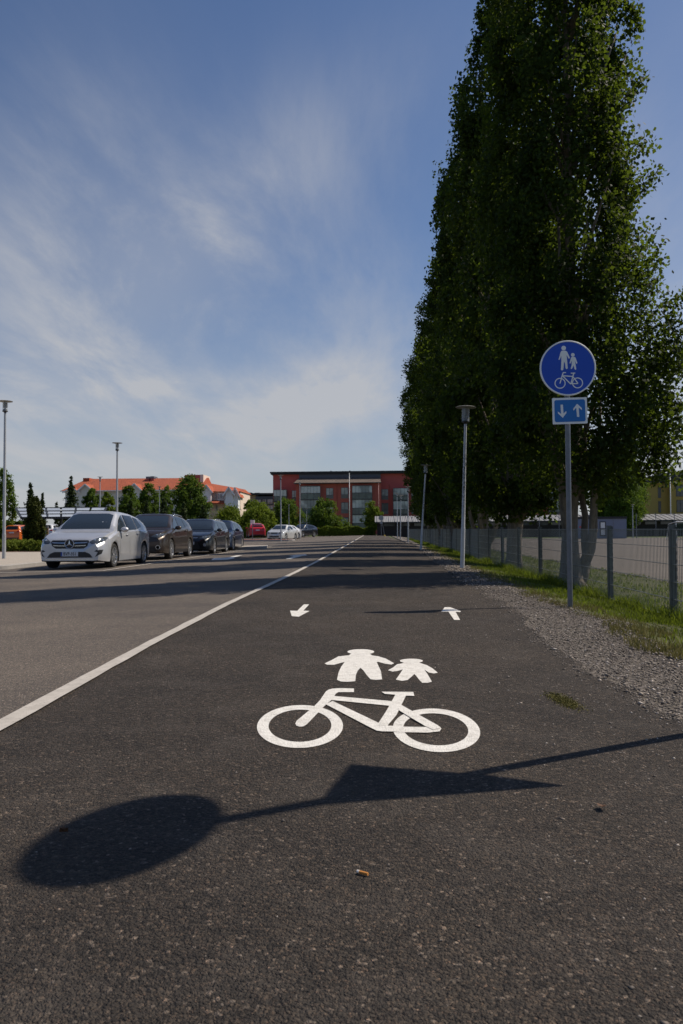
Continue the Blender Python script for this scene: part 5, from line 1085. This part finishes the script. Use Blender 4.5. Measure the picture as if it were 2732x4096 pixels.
# ---------------------------------------------------------------- canopy, boxes on posts, bollards, road sign, litter
c0 = at(64, 2034, 60.); c1 = at(425, 2034, 60.); cz = gz(c0.x, 60); root = empty('parking_canopy', 'black framed solar parking canopy with pale glazed panels behind the silver hatchback', 'canopy', ((c0.x + c1.x) / 2, 60., cz))
W2 = (c1.x - c0.x) / 2; zt = at(240, 2033, 60.).z - cz; yf, zf = -4.6, at(240, 2071, 55.4).z - cz
M['panel'] = pane_mat('canopy_panel', (.33, .36, .41), (.46, .50, .55), .3)
def cp(u, v): return (-W2 + 2 * W2 * u + v * (2.5 - 1.3 * u), yf * v, zt + (zf - zt) * v)
mb = MB()
for v in (0, .36, .68, 1.): mb.bar(cp(0, v), cp(1, v), .16, .16)
for u in (0, .33, .67, 1.): mb.bar(cp(u, -.02), cp(u, 1.02), .12, .13)
mb.build('frame', M['dark'], root)
for i in range(6):
    for j, (v0, v1) in enumerate(((.04, .32), (.40, .64), (.72, .96))):
        u0, u1 = i / 6 + .012, (i + 1) / 6 - .012; a, b, c, d = [Vector(cp(*q)) + Vector((0, 0, .02)) for q in ((u0, v0), (u1, v0), (u1, v1), (u0, v1))]; up = Vector((0, 0, .03))
        mb = MB(); mb.add([a, b, c, d, a + up, b + up, c + up, d + up], [(3, 2, 1, 0), (4, 5, 6, 7), (0, 1, 5, 4), (1, 2, 6, 5), (2, 3, 7, 6), (3, 0, 4, 7)]); mb.build('glazed_panel', M['panel'], root)
for u in (.5, .95):
    mb = MB(); p = cp(u, .45); mb.bar((p[0], p[1], 0), (p[0], p[1], p[2] - .08), .16, .16); mb.build('post', M['dark'], root)
def boxpost(label, px, top, base, Y, w_=.34):
    p = at(px, base, Y); g = gz(p.x, Y); h = at(px, top, Y).z - g; root = empty('post_box', label, 'post', (p.x, Y, g)); mb = MB(); mb.tube([(0, 0, 0), (0, 0, h - .3)], .035, 8); mb.build('post', M['zinc'], root)
    mb = MB(); mb.prism(rrect(w_, .32, .03), (0, -.1, h - .16), (1, 0, 0), (0, 0, 1), (0, .2, 0)); mb.build('box', M['whitetrim'], root)
boxpost('white box on a thin post standing before the red car', 1010, 2080, 2155, 71.); boxpost('white box on a post showing above the black estate car', 778, 2079, 2150, 71.)
for px, lab in ((94, 'wooden bollard left of the columnar conifer'), (190, 'wooden bollard in front of the white vehicle'), (221, 'wooden bollard next to the silver hatchback windscreen')):
    p = at(px, 2160, 48.); root = empty('bollard', lab, 'bollard', (p.x, 48., gz(p.x, 48.)), 0, 'wooden bollards'); h = at(px, 2105, 48.).z - gz(p.x, 48.); mb = MB(); mb.tube([(0, 0, -.1), (0, 0, h - .1)], .075, 10); mb.build('post', mat('bollard_wood', (.20, .12, .07), .8), root); mb = MB(); mb.lathe([(.076, h - .1), (.07, h - .01), (0, h)], n=10); mb.build('cap', M['greypanel'], root)
p = at(109, 2150, 47.); root = empty('litter_bin', 'dark green bin half hidden by the columnar conifer', 'bin', (p.x, 47., gz(p.x, 47.))); hb = at(109, 2120, 47.).z - gz(p.x, 47.)
mb = MB(); mb.lathe([(.20, 0), (.27, hb * .8), (.28, hb * .84), (0, hb * .84)], n=16); mb.build('body', mat('bin_green', (.01, .045, .025), .6), root); mb = MB(); mb.lathe([(.285, hb * .845), (.25, hb * .95), (0, hb)], n=16); mb.build('lid', M['dark'], root)
p = at(1525, 2135, 103.); g = gz(p.x, 103.); root = empty('traffic_sign', 'round sign seen from its grey back on a splayed post at the path end', 'traffic sign', (p.x, 103., g)); zc = at(1525, 2072, 103.).z - g
mb = MB(); mb.tube([(0, 0, -.1), (0, 0, zc + .3)], .04, 8); mb.tube([(.42, .0, -.05), (.03, 0, zc + .1)], .035, 8); mb.build('post', M['zinc'], root); mb = MB(); disc(mb, (0, 0, zc), .33, -.06, -.045, 28); mb.build('sign_back', M['signback'], root)
mb = MB(); mb.box(-.16, .16, -.065, -.047, zc - .75, zc - .45); mb.build('lower_plate', M['signback'], root); mb = MB(); mb.lathe([(0, .16), (.1, .12), (.12, 0)], (.42, 0, -.02), n=10); mb.build('foot_cap', mat('yellow_foot', (.6, .42, .05), .6), root)
# small things lying on the path
q = hit(1455, 3512); root = empty('cigarette_butt', 'orange cigarette butt lying on the asphalt below the sign shadow', 'cigarette butt', (q.x, q.y, q.z + .012), R(-30)); 
mb = MB(); mb.tube([(-.012, 0, 0), (.012, 0, 0)], .0038, 10); mb.build('filter', mat('filter_orange', (.62, .25, .05), .8), root, smooth=True, angle=40); mb = MB(); mb.tube([(-.020, .003, -.001), (-.0125, 0, 0)], [.0032, .0038], 10); mb.build('paper', M['whitetrim'], root)
M['deadleaf'] = mat('dead_leaf', (.10, .045, .018), .8, vary=.3, vscale=80.)
def dead_leaf(label, px, py, s, rz):
    q = hit(px, py); mb = MB(); n = 9; V = [(0, 0, .010)]
    for i in range(n): a = 2 * PI * i / n; r = s * (.6 + .5 * random.random()); V.append((r * math.cos(a), r * .65 * math.sin(a), .007 + .011 * random.random() + .010 * abs(math.sin(a))))
    mb.add(V, [(0, 1 + i, 1 + (i + 1) % n) for i in range(n)]); o = mb.build('dead_leaf', M['deadleaf']); o.location = (q.x, q.y, q.z + .004); o.rotation_euler.z = rz; tag(o, label, 'leaf')
dead_leaf('curled brown leaf lying inside the round sign shadow', 252, 3348, .018, .4); dead_leaf('brown leaf on the asphalt near the right edge below the pole shadow', 2408, 3248, .024, 1.2)
M['moss'] = leaf_mat('moss', (.09, .082, .022), (.17, .15, .045), (.1, .1, .02), .1)
g = np.random.default_rng(77); A, B_ = hit(2215, 2790), hit(2300, 2832); t_ = g.random(2600); P = np.stack([A.x + (B_.x - A.x) * t_, A.y + (B_.y - A.y) * t_, 0 * t_], 1) + g.normal(size=(2600, 3)) * np.array([.022, .055, 0]) * (.4 + np.sin(t_ * 9) ** 2)[:, None]
P[:, 2] = ground_z(P[:, 0], P[:, 1]) + .007 + .005 * g.random(2600); o = leaves_obj('moss', leaf_quads(P, .008, np.tile([0, 0, 1.], (2600, 1)), .5), M['moss']); o['kind'] = 'stuff'; o['label'] = 'olive patch of moss on the asphalt near the gravel'

# ---------------------------------------------------------------- sky, sun, camera
SUN_EL, SUN_AZ = R(51), R(26)      # the sun stands to the right of the path and a little ahead
sd = Vector((math.cos(SUN_EL) * math.cos(SUN_AZ), math.cos(SUN_EL) * math.sin(SUN_AZ), math.sin(SUN_EL)))
w = bpy.data.worlds.new('World'); sc.world = w; w.use_nodes = True
nt = w.node_tree; N, L = nt.nodes, nt.links; bg = N['Background']
sky = N.new('ShaderNodeTexSky'); sky.sky_type = 'NISHITA'; sky.sun_disc = False; sky.sun_elevation = SUN_EL
sky.sun_rotation = math.atan2(sd.x, sd.y); sky.altitude = 50; sky.air_density = 1.0; sky.dust_density = .6; sky.ozone_density = 2.2
def nd(t, **k):
    n = N.new(t)
    for a, v in k.items(): setattr(n, a, v)
    return n
def wmath(op, a, b=None):
    n = nd('ShaderNodeMath', operation=op)
    for i, v in enumerate((a, b)):
        if v is None: continue
        if isinstance(v, bpy.types.NodeSocket): L.new(v, n.inputs[i])
        else: n.inputs[i].default_value = v
    return n.outputs[0]
tc = nd('ShaderNodeTexCoord'); sep = nd('ShaderNodeSeparateXYZ'); L.new(tc.outputs['Generated'], sep.inputs[0])
zz = wmath('ADD', wmath('MAXIMUM', sep.outputs[2], 0.), .12)
cx, cy = wmath('DIVIDE', sep.outputs[0], zz), wmath('DIVIDE', sep.outputs[1], zz)
comb = nd('ShaderNodeCombineXYZ'); L.new(cx, comb.inputs[0]); L.new(cy, comb.inputs[1])
def wnoise(scale, rot, detail, rough, dist, lo, hi, loc=(0, 0, 0)):
    m = nd('ShaderNodeMapping'); L.new(comb.outputs[0], m.inputs['Vector']); m.inputs['Scale'].default_value = scale; m.inputs['Rotation'].default_value = (0, 0, R(rot)); m.inputs['Location'].default_value = loc
    n = nd('ShaderNodeTexNoise'); L.new(m.outputs[0], n.inputs['Vector']); n.inputs['Scale'].default_value = 1.; n.inputs['Detail'].default_value = detail; n.inputs['Roughness'].default_value = rough; n.inputs['Distortion'].default_value = dist
    r = nd('ShaderNodeMapRange', interpolation_type='SMOOTHSTEP'); L.new(n.outputs['Fac'], r.inputs['Value']); r.inputs['From Min'].default_value = lo; r.inputs['From Max'].default_value = hi
    return r.outputs[0]
def blob(px, py, ra, rb, ang, p=1.):
    """soft patch of cirrus round one direction of the sky, stretched along ang"""
    c = ray(px, py).normalized(); rt = c.cross(Vector((0, 0, 1))).normalized(); up = rt.cross(c).normalized(); a = R(ang)
    u, v = rt * math.cos(a) + up * math.sin(a), up * math.cos(a) - rt * math.sin(a); out = []
    for ax_, r in ((u, ra), (v, rb)):
        d = nd('ShaderNodeVectorMath', operation='DOT_PRODUCT'); L.new(tc.outputs['Generated'], d.inputs[0]); d.inputs[1].default_value = ax_
        out.append(wmath('POWER', wmath('DIVIDE', wmath('SUBTRACT', d.outputs['Value'], c.dot(ax_)), r), 2.))
    return wmath('MULTIPLY', wmath('POWER', 2.718, wmath('MULTIPLY', wmath('ADD', out[0], out[1]), -1.)), p)
def total(xs):
    r = xs[0]
    for x in xs[1:]: r = wmath('ADD', r, x)
    return r
fil = wnoise((2.2, .75, 1), 14, 9, .64, .3, .34, .74, (4.1, 2.2, 0))
fil2 = wnoise((1.5, .6, 1), -22, 7, .58, .4, .36, .76, (9., 3.3, 0))
soft = wnoise((.9, .9, 1), 20, 3, .5, .2, .30, .72, (2.3, 6.1, 0))
blobs = total([blob(560, 1180, .20, .09, 42, .80), blob(900, 850, .26, .07, 38, .30), blob(300, 560, .09, .12, -50, .34), blob(60, 1000, .14, .07, 20, .45), blob(1250, 1250, .18, .09, 22, .34), blob(650, 1545, .08, .014, 6, .6), blob(120, 1560, .10, .03, 0, .40), blob(1000, 1700, .24, .06, 25, .55), blob(2650, 900, .12, .28, 70, .34), blob(1350, 1600, .18, .05, 15, .40), blob(2650, 1650, .10, .10, 0, .45)])
veil = total([blob(520, 1050, .26, .20, 40, .10), blob(2700, 1250, .14, .20, 0, .22), blob(800, 1600, .30, .07, 10, .05)])
cl = wmath('ADD', wmath('ADD', veil, wmath('MULTIPLY', blobs, wmath('ADD', wmath('MULTIPLY', fil, .75), .22))), wmath('MULTIPLY', wmath('MULTIPLY', fil2, soft), .15))
hz = nd('ShaderNodeMapRange', interpolation_type='SMOOTHSTEP'); L.new(sep.outputs[2], hz.inputs['Value'])
hz.inputs['From Min'].default_value = -.02; hz.inputs['From Max'].default_value = .26; hz.inputs['To Min'].default_value = .95; hz.inputs['To Max'].default_value = 0.
fac = wmath('MINIMUM', wmath('ADD', cl, wmath('MULTIPLY', hz.outputs[0], wmath('ADD', wmath('MULTIPLY', fil2, .35), .70))), .88)
tint = nd('ShaderNodeMix', data_type='RGBA', blend_type='MULTIPLY'); tint.inputs[0].default_value = 1.; L.new(sky.outputs[0], tint.inputs[6]); tint.inputs[7].default_value = (.76, .90, 1.10, 1)
mixc = nd('ShaderNodeMix', data_type='RGBA'); L.new(fac, mixc.inputs[0]); L.new(tint.outputs[2], mixc.inputs[6]); mixc.inputs[7].default_value = (6.7, 6.8, 7.1, 1)
L.new(mixc.outputs[2], bg.inputs['Color']); bg.inputs['Strength'].default_value = .075
sl = bpy.data.lights.new('sun', 'SUN'); sl.energy = 4.6; sl.angle = R(.53); sl.color = (1., .90, .76)
so = bpy.data.objects.new('sun', sl); COL.objects.link(so); so.rotation_euler = sd.to_track_quat('Z', 'Y').to_euler(); so.location = (20, 10, 30)
cam = bpy.data.cameras.new('camera'); co = bpy.data.objects.new('camera', cam); COL.objects.link(co); sc.camera = co
cam.sensor_fit = 'VERTICAL'; cam.sensor_height = 36.; cam.lens = FPX / PH * 36.
cam.clip_start = .05; cam.clip_end = 4000
co.matrix_world = Matrix.Translation(CAM_P) @ CAM_M.to_4x4()
cam.dof.use_dof = True; cam.dof.focus_distance = 5.2; cam.dof.aperture_fstop = 8.
sc.view_settings.view_transform = 'Standard'; sc.view_settings.look = 'None'; sc.view_settings.exposure = 0.; sc.view_settings.gamma = 1.
sc.render.engine = 'CYCLES'; sc.cycles.max_bounces = 6; sc.cycles.transparent_max_bounces = 6
